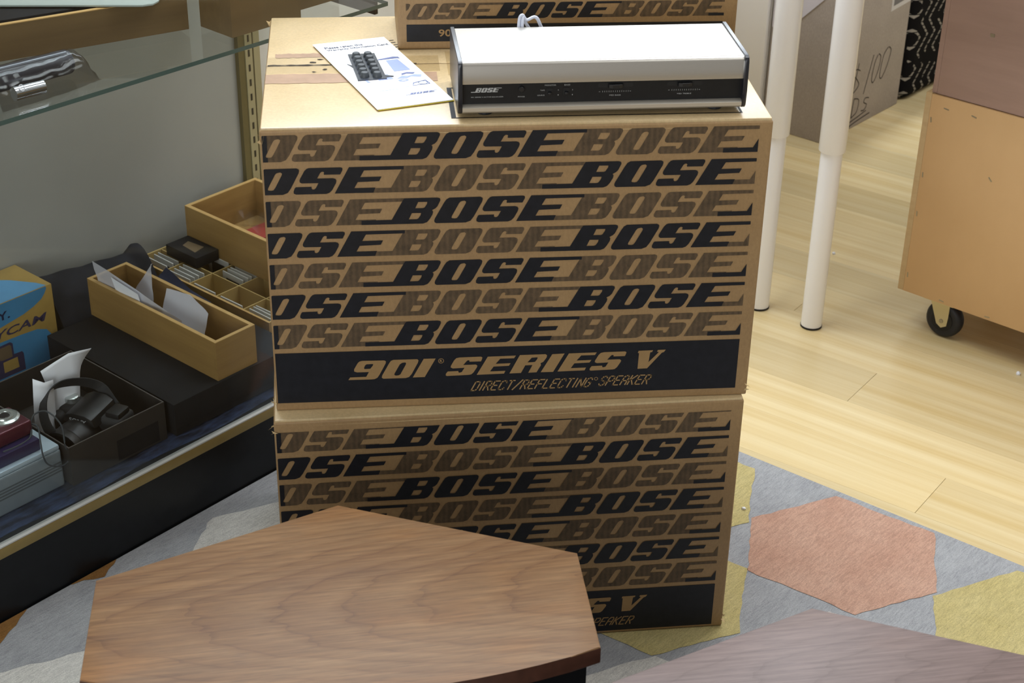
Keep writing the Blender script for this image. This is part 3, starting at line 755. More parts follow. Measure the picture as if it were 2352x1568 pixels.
bs = thing('rubber_foot_sheet', 'clear sheet of twelve round black rubber feet on the white card', 'rubber feet', (0.1330, 0.1975, ZC+0.0031), 0)
A2 = math.atan2(0.1579-0.2332, 0.1466-0.1357)
b = NB(); prism(b, [(0.1090-0.133, 0.2465-0.1975), (0.1445-0.133, 0.2500-0.1975), (0.1590-0.133, 0.1530-0.1975), (0.1215-0.133, 0.1470-0.1975)], 0, 0.0010); obj('backing_sheet', b, 'rubber_sheet', bs)
foot_me = None
for wx, wy in ((.1201, .2322), (.1357, .2332), (.1221, .2172), (.1379, .2195), (.1241, .2019), (.14, .204), (.1265, .1868), (.1425, .1879), (.1284, .1714), (.1444, .1727), (.1304, .1578), (.1466, .1579)):
    if foot_me is None:
        b = NB(); lathe(b, [(0.0062, 0.001), (0.0060, 0.0022), (0.0049, 0.0066), (0.0042, 0.0072)], 20)
        fo = obj('rubber_foot', b, 'rubber', bs, smooth=True); foot_me = fo.data
    else:
        fo = bpy.data.objects.new('rubber_foot', foot_me); COL.objects.link(fo); fo.parent = bs
    fo.location = (wx-0.133, wy-0.1975+0.003, 0)
for q in ([(-0.028, 0.0165), (-0.018, 0.006), (-0.015, -0.008), (-0.020, 0.004)], [(0.022, -0.040), (0.034, -0.037), (0.036, -0.034), (0.024, -0.030)]):
    b = NB(); fill(b, [q], lambda u, v: Vector((u, v, 0.0004))); obj('loose_film', b, 'rubber_sheet', bs)

# ------------------------------------------------------------------ loudspeakers
SPW, SIDE_, AP = 0.533/2, 0.1645, 0.1185
def speaker(label, x, y, rot, wood):
    sp = thing('loudspeaker', label, 'loudspeaker', (x, y, 0.0085), rot, 'five sided loudspeakers')
    ZTOP = 0.4453-0.0085
    def outline(o, bulge):
        pts = [(0, AP-o*1.05), (-SPW+o, -o*0.42), (-SPW+o, -SIDE_+o)]
        for i in range(1, 16):
            u = i/16.0; pts.append((-SPW+o+(2*SPW-2*o)*u, -SIDE_+o-bulge*4*u*(1-u)))
        pts += [(SPW-o, -SIDE_+o), (SPW-o, -o*0.42)]
        return pts
    b = NB(); prism(b, outline(0, 0.047), ZTOP-0.021, ZTOP, 0.0022, 2); o = obj('top_panel', b, wood, sp, smooth=True, mats=[wood, 'walnut_edge'])
    for p in o.data.polygons:
        if p.normal.z < 0.6: p.material_index = 1
    b = NB(); prism(b, outline(0.012, 0.040), 0.120, ZTOP-0.0211); obj('grille', b, 'grille_cloth', sp)
    b = NB(); prism(b, outline(0, 0.047), 0.099, 0.120, 0.002, 1); obj('bottom_panel', b, 'walnut_edge', sp)
    b = NB(); lathe(b, [(0.05, 0.012), (0.045, 0.020), (0.035, 0.05), (0.045, 0.088), (0.06, 0.099)], 24, (0, -0.04, 0)); obj('stand_column', b, 'stand_black', sp, smooth=True)
    b = NB(); prism(b, [(x_*0.7, y_*0.8-0.01) for x_, y_ in outline(0, 0.047)], 0.0, 0.012, 0.003, 2); obj('stand_base', b, 'stand_black', sp)
    return sp
speaker('five sided loudspeaker with warm walnut top standing before the cartons', 0.0846, -0.4008, 0.0224, 'walnut_top')
r2 = math.radians(-0.4)
speaker('walnut topped loudspeaker greyed by painted sheen in the lower right corner of the photo', 0.5918+AP*math.sin(r2), -0.5107-AP*math.cos(r2), r2, 'walnut_top_sheen')

# ------------------------------------------------------------------ glass display case
dc = cthing('display_case', 'black and brass glass display case full of cameras, left of the cartons', 'display case', 0, 0, 0)
boxo('base', 'case_black', dc, -0.75, 0.99, 0.003, 0.52, 0.0, 0.114)
boxo('front_rail', 'gold_rail', dc, -0.75, 0.99, -0.001, 0.012, 0.1135, 0.1310, 0.001)
boxo('rail_cap', 'rail_top', dc, -0.75, 0.99, -0.0008, 0.010, 0.1310, 0.1340, 0.001)
boxo('deck', 'case_black', dc, -0.75, 0.99, 0.0125, 0.50, 0.1142, 0.1290)
b = NB(); nx, ny = 70, 26; gv = []
for j in range(ny+1):
    row = []
    for i in range(nx+1):
        s = -0.6+1.52*i/nx; t_ = 0.022+0.470*j/ny
        e = 1.0 if t_ < 0.06 else 0.35
        z = 0.1315+e*0.0012*math.sin(s*41+math.sin(t_*90)*1.3)+e*0.0009*math.sin(s*97+t_*60)
        if j == 0: z = 0.1292
        row.append(b.verts.new((s, t_+(0.004*math.sin(s*25) if j < 3 else 0), z)))
    gv.append(row)
for j in range(ny):
    for i in range(nx): b.faces.new((gv[j][i], gv[j][i+1], gv[j+1][i+1], gv[j+1][i]))
obj('deck_cloth', b, 'deck_cloth', dc, smooth=True, label='dark blue cloth lining')
boxo('back_panel', 'case_back', dc, -0.75, 0.93, 0.500, 0.510, 0.129, 1.02)
boxo('corner_post', 'brass_dark', dc, 0.93, 0.945, 0.490, 0.512, 0.129, 1.02)
pl = boxo('shelf_standard', 'brass', dc, 0.9452, 0.9620, 0.488, 0.512, 0.129, 1.02)
for i in range(26):
    z = 0.19+i*0.0288
    boxo('slot', 'slot_dark', pl, 0.9512, 0.9552, 0.4872, 0.4882, z, z+0.013)
boxo('painted_gap_shade', 'slot_dark', dc, 0.9622, 0.9670, 0.496, 0.512, 0.129, 1.02)  # dark strip painting in the shade between standard and post
boxo('corner_post', 'brass', dc, 0.9672, 0.9820, 0.490, 0.512, 0.129, 1.02)
boxo('front_glass', 'glass_pane', dc, -0.74, 0.985, 0.0050, 0.0090, 0.1342, 1.02)
boxo('top_rail', 'gold_rail', dc, -0.75, 0.99, -0.001, 0.012, 1.02, 1.04, 0.001)
boxo('top_glass', 'glass_pane', dc, -0.74, 0.985, 0.012, 0.50, 1.0225, 1.0285)

def plateobj(name, mat, parent, pts, z0, z1):
    b = NB(); prism(b, pts, z0, z1); return obj(name, b, mat, parent)
sh = cthing('glass_shelf', 'clear glass shelf with green edge inside the display case', 'shelf', 0, 0, 0.729)
b = NB(); prism(b, [(-0.5, 0.066), (0.862, 0.030), (0.895, 0.470), (-0.5, 0.470)], 0.0, 0.0065)
so = obj('pane', b, 'glass_shelf', sh, mats=['glass_shelf', 'glass_edge'])
for p in so.data.polygons:
    if abs(p.normal.z) < 0.5: p.material_index = 1
SZ = 0.7358
for s_ in (0.865, -0.35):
    b = NB(); box(b, s_-0.004, s_+0.004, 0.06, 0.4875, -0.022, -0.0003, 0.001); obj('bracket', b, 'case_black', sh)

# ---- wooden trays on the glass shelf
def tray(name, label, s, t, z, w, d, h, rot=0.0, th=0.008, mats=('bamboo', 'bamboo_side', 'bamboo_rim'), floor_z=0.006, group=None):
    """open box; local origin at its front left corner"""
    r = cthing(name, label, 'wooden box', s, t, z, rot, group)
    boxo('base_board', mats[0], r, th, w-th, th, d-th, 0.0, floor_z)
    boxo('front_board', mats[0], r, 0, w, 0, th, 0, h-0.0012)
    boxo('back_board', mats[0], r, 0, w, d-th, d, 0, h-0.0012)
    boxo('side_board', mats[1], r, 0, th, th, d-th, 0, h-0.0012)
    boxo('side_board', mats[1], r, w-th, w, th, d-th, 0, h-0.0012)
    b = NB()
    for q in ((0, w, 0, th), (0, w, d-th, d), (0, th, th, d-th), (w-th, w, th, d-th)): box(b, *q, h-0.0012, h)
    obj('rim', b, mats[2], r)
    return r
a1 = math.atan2(0.156-0.241, 0.559-0.281)
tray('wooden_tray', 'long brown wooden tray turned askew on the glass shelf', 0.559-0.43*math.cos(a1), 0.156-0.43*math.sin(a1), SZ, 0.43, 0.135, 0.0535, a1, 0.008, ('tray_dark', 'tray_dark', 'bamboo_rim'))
e = cthing('black_case', 'flat black case lying inside the long tray on the glass shelf', 'case', 0.34, 0.235, SZ+0.0065, a1)
b = NB(); box(b, -0.18, 0.10, 0.012, 0.090, 0, 0.046, 0.004); obj('shell', b, 'box_black', e, smooth=True)
tray('wooden_tray', 'square brown wooden tray at the middle of the glass shelf', 0.577, 0.077, SZ, 0.136, 0.076, 0.10, -0.03, 0.008, ('tray_dark', 'tray_dark', 'bamboo_rim'))
tray('wooden_tray', 'wooden tray at the far right of the glass shelf, behind the upper carton', 0.728, 0.100, SZ, 0.09, 0.21, 0.09, -0.03, 0.008, ('tray_dark', 'tray_dark', 'bamboo_rim'))
e = cthing('glass_plate', 'pale glass plate lying across the long tray on the shelf', 'plate', 0.37, 0.20, SZ+0.0545, -0.82)
b = NB(); prism(b, [(-0.20, 0.043), (0.105, 0.046), (0.120, 0.053), (0.126, 0.067), (0.126, 0.10), (-0.20, 0.10)], 0, 0.004, 0.001, 1); obj('plate', b, 'plate_glass', e)

# ---- bagged accessory on the shelf
bg_ = cthing('bagged_handle', 'black tubes and chrome cap in a clear plastic bag on the glass shelf', 'plastic bag', 0.25, 0.125, SZ, 0)
b = NB(); p0, p1 = Vector((-0.052, 0.006, 0.022)), Vector((0.066, -0.004, 0.0215)); tube(b, [p0, p0+(p1-p0)*.03, p1-(p1-p0)*.03, p1], [0.0165, 0.0175, 0.0175, 0.0160], 20); obj('tube', b, 'tube_black', bg_, smooth=True)
b = NB(); tube(b, [(-0.05, 0.0060-0.0065, 0.0380), (0.058, -0.004-0.0065, 0.0374)], 0.0026, 8); obj('tube_rib', b, 'tube_stripe', bg_)
b = NB(); tube(b, [(-0.02, 0.045, 0.018), (-0.06, 0.060, 0.018)], [0.016, 0.015], 16); obj('knob', b, 'tube_black', bg_, smooth=True)
b = NB(); tube(b, [(-0.045, -0.030, 0.0105), (0.000, -0.034, 0.0100)], [0.010, 0.0095], 16); obj('chrome_cap', b, 'chrome', bg_, smooth=True)
b = NB(); fill(b, [circle(0, 0, 0.0045, 16, 0.006), circle(0, 0, 0.0030, 16, 0.0045)], lambda u, v: Vector((-0.036+u, -0.0375+v*0.5, 0.0190+v*0.7))); obj('letter', b, 'label_white', bg_)
b = NB(); gv = []
RX = 24; RY = 12
for j in range(RY+1):
    row = []
    for i in range(RX+1):
        u = i/RX; v = j/RY
        x = -0.08+u*0.165; half = 0.048*(1-0.35*u**2); y = -0.006-0.012*u+(v-0.5)*2*half
        h = 0.043*(max(0.0, 1-(2*v-1)**2))**0.6*(1-max(0, (u-0.86)/0.14)**2)+0.0008
        row.append(b.verts.new((x+random.uniform(-.0015, .0015), y+random.uniform(-.0015, .0015), h+random.uniform(-.0012, .0012)*(0.3+h*12) if 0 < j < RY else 0.0008)))
    gv.append(row)
for j in range(RY):
    for i in range(RX): b.faces.new((gv[j][i], gv[j][i+1], gv[j+1][i+1], gv[j+1][i]))
obj('plastic_bag', b, 'plastic_clear', bg_, smooth=True)

# ---- things on the deck
DZ = 0.1335
e = cthing('flat_black_box', 'large flat black box under the long bamboo box in the display case', 'box', 0.378, 0.042, DZ)
boxo('lid', 'box_black', e, 0, 0.262, 0, 0.333, 0.012, 0.0590, 0.0015); boxo('tray', 'box_black', e, 0.0015, 0.2605, 0.0015, 0.3315, 0, 0.0118)
LB = tray('bamboo_box', 'long narrow bamboo box holding plastic sleeves in the display case', 0.4735, 0.047, DZ+0.0592, 0.0835, 0.333, 0.0705, 0.0, 0.0065)
def sleeve(name, label, pts, s, t, z, mat, grp=None):
    e = cthing(name, label, 'plastic sleeve', s, t, z, group=grp)
    b = NB(); vs = [b.verts.new(p) for p in pts]; b.faces.new(vs)
    bmesh.ops.subdivide_edges(b, edges=b.edges[:], cuts=5, use_grid_fill=True)
    for v in b.verts: v.co += Vector((random.uniform(-1, 1), random.uniform(-1, 1), random.uniform(-1, 1)))*0.0007
    b2 = b
    obj('film', b2, mat, e, smooth=True)
    return e
# local frame of sleeves: x along s, y along t
sleeve('plastic_sleeve', 'tall frosted plastic sleeve with white label along the near side of the bamboo box', [(0.012, 0.305, 0.012), (0.018, 0.105, 0.012), (0.022, 0.110, 0.062), (0.004, 0.318, 0.108)], 0.4735, 0.047, DZ+0.059, 'sleeve_plastic')
sleeve('plastic_sleeve', 'pointed frosted sleeve standing at the far end of the bamboo box', [(0.045, 0.300, 0.010), (0.030, 0.200, 0.010), (0.036, 0.200, 0.075), (0.055, 0.225, 0.113), (0.066, 0.235, 0.108)], 0.4735, 0.047, DZ+0.059, 'sleeve_plastic')
sleeve('plastic_sleeve', 'crumpled clear sleeve in the middle of the bamboo box', [(0.030, 0.190, 0.012), (0.030, 0.075, 0.012), (0.058, 0.085, 0.070), (0.066, 0.140, 0.082), (0.060, 0.193, 0.078)], 0.4735, 0.047, DZ+0.059, 'sleeve_plastic')
sleeve('plastic_sleeve', 'small sleeve lying flat at the near end of the bamboo box', [(0.030, 0.100, 0.014), (0.040, 0.050, 0.010), (0.066, 0.050, 0.012), (0.062, 0.100, 0.016)], 0.4735, 0.047, DZ+0.059, 'sleeve_plastic')
e = cthing('white_label', 'small white paper label on the tall sleeve in the bamboo box', 'label', 0.4735, 0.047, DZ+0.059)
b = NB(); b.faces.new([b.verts.new(q) for q in ((0.0055, 0.262, 0.072), (0.0095, 0.200, 0.064), (0.0075, 0.203, 0.083), (0.0035, 0.268, 0.094))])
obj('paper', b, 'paper', e)

# organizer with slide mounts
OS, OT, OW, OD, OH = 0.6505, 0.122, 0.232, 0.362, 0.052
pad = cthing('black_album', 'thin black album under the compartment tray in the display case', 'album', 0.646, 0.118, DZ)
boxo('cover', 'box_black', pad, 0, 0.236, 0, 0.369, 0, 0.0065, 0.001); boxo('pages', 'slide_dark', pad, 0.001, 0.235, 0.001, 0.368, 0.0067, 0.0140)
og = cthing('compartment_tray', 'tan compartment tray holding slides, behind the long bamboo box', 'tray', OS, OT, DZ+0.0142)
boxo('base_board', 'card_tan', og, 0.003, OW-0.003, 0.003, OD-0.003, 0, 0.003)
boxo('long_side', 'bamboo_rim', og, 0, 0.0045, 0, OD, 0, OH); boxo('long_side', 'bamboo_rim', og, OW-0.0045, OW, 0, OD, 0, OH)
boxo('short_side', 'card_tan', og, 0.0047, OW-0.0047, 0, 0.0035, 0, OH); boxo('short_side', 'card_tan', og, 0.0047, OW-0.0047, OD-0.0035, OD, 0, OH)
for i in (1, 2, 3): boxo('divider', 'card_tan', og, 0.0577*i-0.001, 0.0577*i+0.001, 0.004, OD-0.004, 0.003, OH-0.001)
for j in range(1, 5): boxo('divider', 'card_tan', og, 0.005, OW-0.005, 0.0718*j-0.001, 0.0718*j+0.001, 0.0031, OH-0.0012)
ORD = ['nearest', 'second', 'third', 'farthest']
CELL = {(0, 4): 'back left', (0, 3): 'second left', (1, 3): 'second middle', (1, 2): 'central', (0, 2): 'third left', (0, 1): 'fourth left', (0, 0): 'front left'}
def slide(i, j, off, z0, lab, tilt=0.0):
    e = cthing('photo_slide', lab, 'slide', OS+0.0577*i+0.006+off, OT+0.0718*j+0.006, DZ+0.0142+z0, tilt, group='slides in the compartment tray')
    boxo('mount', 'slide_mount', e, 0, 0.0024, 0, 0.056, 0, 0.050, 0.0004)
    b = NB(); fill(b, [[(0.010, 0.010), (0.046, 0.010), (0.046, 0.040), (0.010, 0.040)]], lambda u, v: Vector((-0.0002, u, v))); obj('film', b, 'slide_dark', e)
for i, j, offs in ((0, 4, (0.010, 0.024, 0.036)), (0, 3, (0.004, 0.014, 0.024, 0.036)), (1, 3, (0.036, )), (1, 2, (0.008, 0.020, 0.028, 0.040)), (0, 2, (0.001,)), (0, 1, (0.001,)), (0, 0, (0.003, 0.012, 0.02))):
    for q, off in enumerate(offs):
        w_ = 'only' if len(offs) == 1 else ORD[q] if q < len(offs)-1 else 'farthest'
        slide(i, j, off, 0.0035, w_+' white edged slide in the '+CELL[(i, j)]+' cell of the compartment tray', random.uniform(-.03, .03))
e = cthing('small_black_box', 'small black box with a glossy lid at the back of the compartment tray', 'box', 0.6985, 0.368, DZ+0.0142+OH+0.0005)
boxo('shell', 'box_black', e, 0, 0.052, 0, 0.086, 0, 0.021, 0.001)
b = NB(); fill(b, [[(0.014, 0.02), (0.040, 0.026), (0.036, 0.066), (0.018, 0.060)]], lambda u, v: Vector((u, v, 0.0214))); obj('picture', b, 'print_bronze', e)
ST = tray('bamboo_tray', 'square bamboo tray holding small packets, right of the slides', 0.752, 0.140, DZ+0.0142+OH+0.0005, 0.172, 0.318, 0.0800, 0.0, 0.0075)
e = cthing('plastic_packet', 'small clear plastic packet with red print in the square bamboo tray', 'packet', 0.875, 0.405, DZ+0.0142+OH+0.007)
b = NB(); gv = [[b.verts.new((-0.035+0.07*i/5, -0.045+0.09*j/5, 0.004+0.020*math.sin(i*1.1+j)*0.5+0.012)) for i in range(6)] for j in range(6)]
for j in range(5):
    for i in range(5): b.faces.new((gv[j][i], gv[j][i+1], gv[j+1][i+1], gv[j+1][i]))
obj('film', b, 'plastic_clear', e)
boxo('red_card', 'red_print', e, -0.03, 0.03, -0.045, 0.005, 0.0005, 0.0035)

# crumpled black cloth behind the boxes
cb = cthing('black_cloth_bag', 'crumpled black cloth bag lying against the back of the display case', 'cloth bag', 0, 0, 0)
RID = [(0.40, 0.236), (0.434, 0.251), (0.472, 0.247), (0.521, 0.24), (0.558, 0.236), (0.615, 0.23), (0.631, 0.243), (0.643, 0.242), (0.652, 0.226), (0.66, 0.17)]
def ridge(s):
    for (a, za), (b_, zb) in zip(RID, RID[1:]):
        if a <= s <= b_: return za+(zb-za)*(s-a)/(b_-a)
    return 0.17
b = NB(); gv = []
for j in range(13):
    row = []
    for i in range(53):
        s = 0.425+0.22*i/52; v = j/12; t_ = 0.386+0.11*v
        prof = math.sin(min(1.0, v/0.68)*math.pi/2)**0.8*(1 if v < 0.68 else 1-((v-0.68)/0.32)**2*0.5)
        z = DZ+0.0005+(ridge(s)-DZ)*prof+0.004*math.sin(s*95+v*7)*prof*(1-v)
        if i in (0, 52) or j == 0: z = DZ
        row.append(b.verts.new((s, t_, z)))
    gv.append(row)
for j in range(12):
    for i in range(52): b.faces.new((gv[j][i], gv[j][i+1], gv[j+1][i+1], gv[j+1][i]))
obj('cloth', b, 'cloth_black', cb, smooth=True)
e = cthing('navy_pouch', 'folded navy cloth pouch between the bamboo box and the slides', 'pouch', 0.575, 0.255, DZ+0.060)
b = NB(); gv = [[b.verts.new((0.003+0.058*i/6, 0.125*j/7, 0.018+0.010*math.sin(i*0.9+j*0.5)+0.014*(j/7)) if 0 < i < 6 and 0 < j < 7 else (0.003+0.058*i/6, 0.125*j/7, 0.004+0.012*(j/7))) for i in range(7)] for j in range(8)]
for j in range(7):
    for i in range(6): b.faces.new((gv[j][i], gv[j][i+1], gv[j+1][i+1], gv[j+1][i]))
obj('cloth', b, 'cloth_navy', e, smooth=True)

# blue and gold camcorder box
hb = cthing('camcorder_box', 'blue and gold camcorder box standing at the back left of the display case', 'box', 0.4095, 0.390, DZ)
HH = 0.1405
boxo('carton', 'gold_card', hb, -0.26, 0, 0, 0.104, 0, HH, 0.001)
def hp(name, mat, pts, dy=-0.0004):
    b = NB(); fill(b, [pts], lambda u, v: Vector((u-0.4095, dy, v-DZ))); return obj(name, b, mat, hb)
hp('blue_print', 'print_blue', [(0.1505, 0.2735), (0.397, 0.2735), (0.3985, 0.270), (0.394, 0.262), (0.3865, 0.254), (0.370, 0.246), (0.349, 0.2395), (0.303, 0.232), (0.1505, 0.215)])
hp('blue_print', 'print_blue', [(0.1505, 0.180), (0.2983, 0.2056), (0.340, 0.2045), (0.3711, 0.2022), (0.3888, 0.1949), (0.3965, 0.183), (0.4000, 0.160), (0.400, 0.136), (0.1505, 0.136)])
b = NB(); fill(b, [[(-0.199, 0.001), (-0.010, 0.001), (-0.016, 0.02), (-0.04, 0.06), (-0.065, 0.088), (-0.085, 0.092), (-0.199, 0.088)]], lambda u, v: Vector((u, v, HH+0.0004))); obj('blue_print', b, 'print_blue_light', hb)
b = NB()
for i in range(6):
    fill(b, [[(-0.17, 0.05+i*0.006), (-0.075+i*0.003, 0.05+i*0.006), (-0.075+i*0.003, 0.0525+i*0.006), (-0.17, 0.0525+i*0.006)]], lambda u, v: Vector((u, v, HH+0.0008)))
obj('small_print', b, 'print_navy', hb)
b = NB(); hf = lambda u, v: Vector((u-0.4095, -0.0008, v-DZ))
text_fit(b, 'SONY.', 0.245, 0.3235, 0.2440, 0.2590, hf, 0, 0.02); obj('maker_lettering', b, 'print_navy', hb)
b = NB(); text_fit(b, 'HANDYCAM', 0.180, 0.3925, 0.2125, 0.2275, hf, 0.25, 0.015); obj('box_lettering', b, 'print_purple', hb)
hp('icon_outline', 'print_purple', [(0.270, 0.150), (0.270, 0.199), (0.316, 0.200), (0.3205, 0.196), (0.3205, 0.1755), (0.336, 0.1745), (0.3385, 0.170), (0.3385, 0.139), (0.280, 0.139)], -0.0008)
hp('icon_fill', 'print_bronze', [(0.275, 0.180), (0.275, 0.195), (0.314, 0.196), (0.317, 0.1925), (0.317, 0.172), (0.298, 0.172)], -0.0011)
hp('icon_fill', 'gold_card', [(0.298, 0.148), (0.298, 0.168), (0.326, 0.168), (0.327, 0.148)], -0.0011)

# open dark box with camera
ob = cthing('open_box', 'open dark brown box holding a black camera in the display case', 'box', 0.186, 0.050, DZ)
BW, BD, BH = 0.180, 0.240, 0.0675
boxo('base_board', 'box_brownblack', ob, 0.002, BW-0.002, 0.002, BD-0.002, 0, 0.002)
for q in ((0, BW, 0, 0.002), (0, BW, BD-0.002, BD)): boxo('wall_board', 'box_brownblack', ob, *q, 0, BH)
for q in ((0, 0.002, 0.0022, BD-0.0022), (BW-0.002, BW, 0.0022, BD-0.0022)): boxo('wall_board', 'box_brownblack', ob, *q, 0, BH)
b = NB()
for q in ((0, BW, 0, 0.002), (0, BW, BD-0.002, BD), (0, 0.002, 0.002, BD-0.002), (BW-0.002, BW, 0.002, BD-0.002)): box(b, *q, BH, BH+0.0007)
obj('rim', b, 'box_rim', ob)
b = NB(); fill(b, [[(0.085, 0.004), (0.165, 0.004), (0.165, 0.040), (0.085, 0.040)]], lambda u, v: Vector((u, -0.0004, v))); obj('dark_label', b, 'box_black', ob)
# camera (black, lens towards the front, flash housing up)
cm = cthing('camera', 'black single lens reflex camera with strap in the open dark box', 'camera', 0.277, 0.115, DZ+0.0025, -1.25)
b = NB(); box(b, -0.055, 0.060, -0.018, 0.030, 0, 0.066, 0.010, 3); obj('body', b, 'camera_rubber', cm, smooth=True)
b = NB(); box(b, -0.062, -0.036, -0.034, 0.012, 0.002, 0.062, 0.010, 3); obj('grip', b, 'camera_rubber', cm, smooth=True)
b = NB(); prism(b, [(-0.030, 0), (-0.024, 0.022), (-0.012, 0.030), (0.012, 0.030), (0.024, 0.022), (0.030, 0)], -0.036, 0.026, 0.004, 2)
for v in b.verts: v.co = Vector((v.co.x, v.co.z, 0.058+v.co.y*0.8*(1.0 if v.co.z > -0.01 else 0.72)))
obj('flash_housing', b, 'camera_black', cm, smooth=True)
b = NB(); text_fit(b, 'SONY', -0.0155, 0.0155, 0.0, 0.0062, lambda u, v: Vector((u, -0.0375+v*0.30-0.0012, 0.0625+v*0.95)), 0, 0.02); obj('camera_lettering', b, 'print_grey', cm)
b = NB(); lathe(b, [(0.030, 0.018), (0.032, 0.026), (0.034, 0.05), (0.033, 0.066), (0.036, 0.070), (0.036, 0.084), (0.031, 0.084), (0.029, 0.072), (0.02, 0.070)], 28, (0.0, 0, 0.034), Matrix.Rotation(math.pi/2, 4, 'X')); obj('lens', b, 'camera_black', cm, smooth=True)
b = NB(); lathe(b, [(0.011, 0), (0.011, 0.008), (0.009, 0.0095)], 18, (-0.043, 0.008, 0.066)); obj('mode_dial', b, 'silver_ring', cm, smooth=True)
b = NB(); box(b, 0.030, 0.056, -0.010, 0.022, 0.060, 0.074, 0.005, 2); obj('dial_block', b, 'camera_black', cm, smooth=True)
def ribbon(b, pts, wid, n=8):
    P = smoothpath(pts, n); prev = None
    for i, p in enumerate(P):
        d = (P[min(i+1, len(P)-1)]-P[max(i-1, 0)]).normalized(); w_ = Vector(wid)
        w_ = (w_-d*w_.dot(d)).normalized()*Vector(wid).length
        nrm = d.cross(w_).normalized()*0.0008
        cur = [b.verts.new(p+w_*0.5+nrm), b.verts.new(p-w_*0.5+nrm), b.verts.new(p-w_*0.5-nrm), b.verts.new(p+w_*0.5-nrm)]
        if prev:
            for k in range(4): b.faces.new((prev[k], prev[(k+1) % 4], cur[(k+1) % 4], cur[k]))
        prev = cur
def cl3(s, t_, z):
    dx, dy = s-0.277, t_-0.115; c_, s_ = math.cos(-1.25), math.sin(-1.25)
    return (dx*c_+dy*s_, -dx*s_+dy*c_, z-DZ-0.0025)
b = NB(); ribbon(b, [cl3(*q) for q in ((0.312, 0.085, 0.185), (0.308, 0.103, 0.205), (0.307, 0.126, 0.222), (0.290, 0.138, 0.235), (0.267, 0.145, 0.243), (0.244, 0.150, 0.245), (0.222, 0.148, 0.240), (0.204, 0.134, 0.228), (0.196, 0.119, 0.212), (0.197, 0.106, 0.196), (0.208, 0.098, 0.178), (0.225, 0.080, 0.150))], (0.010, 0.006, 0.012)); obj('strap', b, 'strap_black', cm, smooth=True)
# papers standing in the open box
pp = cthing('folded_paper', 'white folded paper sheets standing up in the open dark box behind the camera', 'paper', 0.186, 0.050, DZ)
def curved_sheet(name, rows):
    """rows: list of polylines (equal length) of local points"""
    b = NB(); g_ = [[b.verts.new(p) for p in smoothpath(r, 4)] for r in rows]
    for A, B in zip(g_, g_[1:]):
        for i in range(len(A)-1): b.faces.new((A[i], A[i+1], B[i+1], B[i]))
    o = obj(name, b, 'paper', pp, smooth=True)
    md = o.modifiers.new('thickness', 'SOLIDIFY'); md.thickness = 0.0004
    return o
def pv(s, z, t): return Vector((s-0.186, t-0.050, z-DZ))
curved_sheet('sheet', [[pv(.245, .150, .155), pv(.240, .185, .157), pv(.234, .235, .16), pv(.2276, .2717, .165)],
                       [pv(.262, .150, .158), pv(.262, .195, .160), pv(.256, .245, .162), pv(.252, .277, .164)],
                       [pv(.276, .150, .160), pv(.278, .205, .160), pv(.279, .250, .160), pv(.276, .2856, .158)],
                       [pv(.285, .150, .164), pv(.289, .210, .160), pv(.293, .258, .154), pv(.3102, .2850, .146)]])
curved_sheet('sheet', [[pv(.196, .150, .150), pv(.197, .185, .150), pv(.197, .211, .15), pv(.2050, .2730, .153)],
                       [pv(.214, .150, .147), pv(.215, .185, .147), pv(.216, .215, .147), pv(.220, .262, .147)],
                       [pv(.232, .150, .150), pv(.234, .185, .150), pv(.236, .220, .150), pv(.238, .258, .150)]])

# silver ridged case with small things on top
sv = cthing('silver_case', 'silver ridged metal case at the front left of the display case', 'case', 0.180, 0.062, DZ)
b = NB(); box(b, -0.30, 0, 0, 0.105, 0, 0.0640, 0.004, 3); obj('shell', b, 'alu_case', sv, smooth=True)
b = NB(); box(b, -0.299, -0.001, 0.001, 0.104, 0.0642, 0.0725, 0.003, 2); obj('lid', b, 'alu_lip', sv, smooth=True)
for z in (0.0270, 0.0320, 0.0370, 0.0420):
    boxo('groove', 'alu_groove', sv, -0.299, -0.003, -0.0006, 0.001, z, z+0.0024)
    boxo('groove', 'alu_groove', sv, -0.003, 0.0006, 0.003, 0.10, z, z+0.0020)
e = cthing('purple_box', 'thin glossy purple box lying on the silver case', 'box', 0.153, 0.072, DZ+0.0728, 0.0)
boxo('shell', 'purple_box', e, -0.16, 0, 0, 0.070, 0, 0.0190, 0.0012)
dcam = cthing('compact_camera', 'dark red compact camera lying lens up on the purple box', 'camera', 0.1560, 0.0905, DZ+0.0922, 0.0)
b = NB(); box(b, -0.098, 0, 0, 0.058, 0, 0.0235, 0.004, 3); obj('body', b, 'maroon', dcam, smooth=True)
b = NB(); lathe(b, [(0.0225, 0.0235), (0.0225, 0.0262), (0.0190, 0.0285), (0.0185, 0.0270), (0.0150, 0.0270), (0.0140, 0.0295), (0.0100, 0.0295), (0.0095, 0.0280)], 30, (-0.0245, 0.033, 0)); obj('lens_ring', b, 'silver_ring', dcam, smooth=True)
b = NB(); lathe(b, [(0.0085, 0.0280), (0.0075, 0.0290), (0.002, 0.0296)], 24, (-0.0245, 0.033, 0)); obj('lens_glass', b, 'lens_dark', dcam, smooth=True)
b = NB(); tube(b, smoothpath([(0.001, 0.006, 0.014), (0.014, 0.012, 0.022), (0.032, 0.006, 0.020), (0.037, -0.018, 0.004), (0.030, -0.0325, -0.022), (0.034, -0.0335, -0.046), (0.018, -0.0350, -0.052), (-0.003, -0.0345, -0.040), (-0.010, -0.0340, -0.022), (-0.004, -0.022, -0.004), (0.006, -0.004, 0.010), (0.001, 0.008, 0.013)], 7), 0.0013, 8); obj('wrist_cord', b, 'cord_grey', dcam, smooth=True)
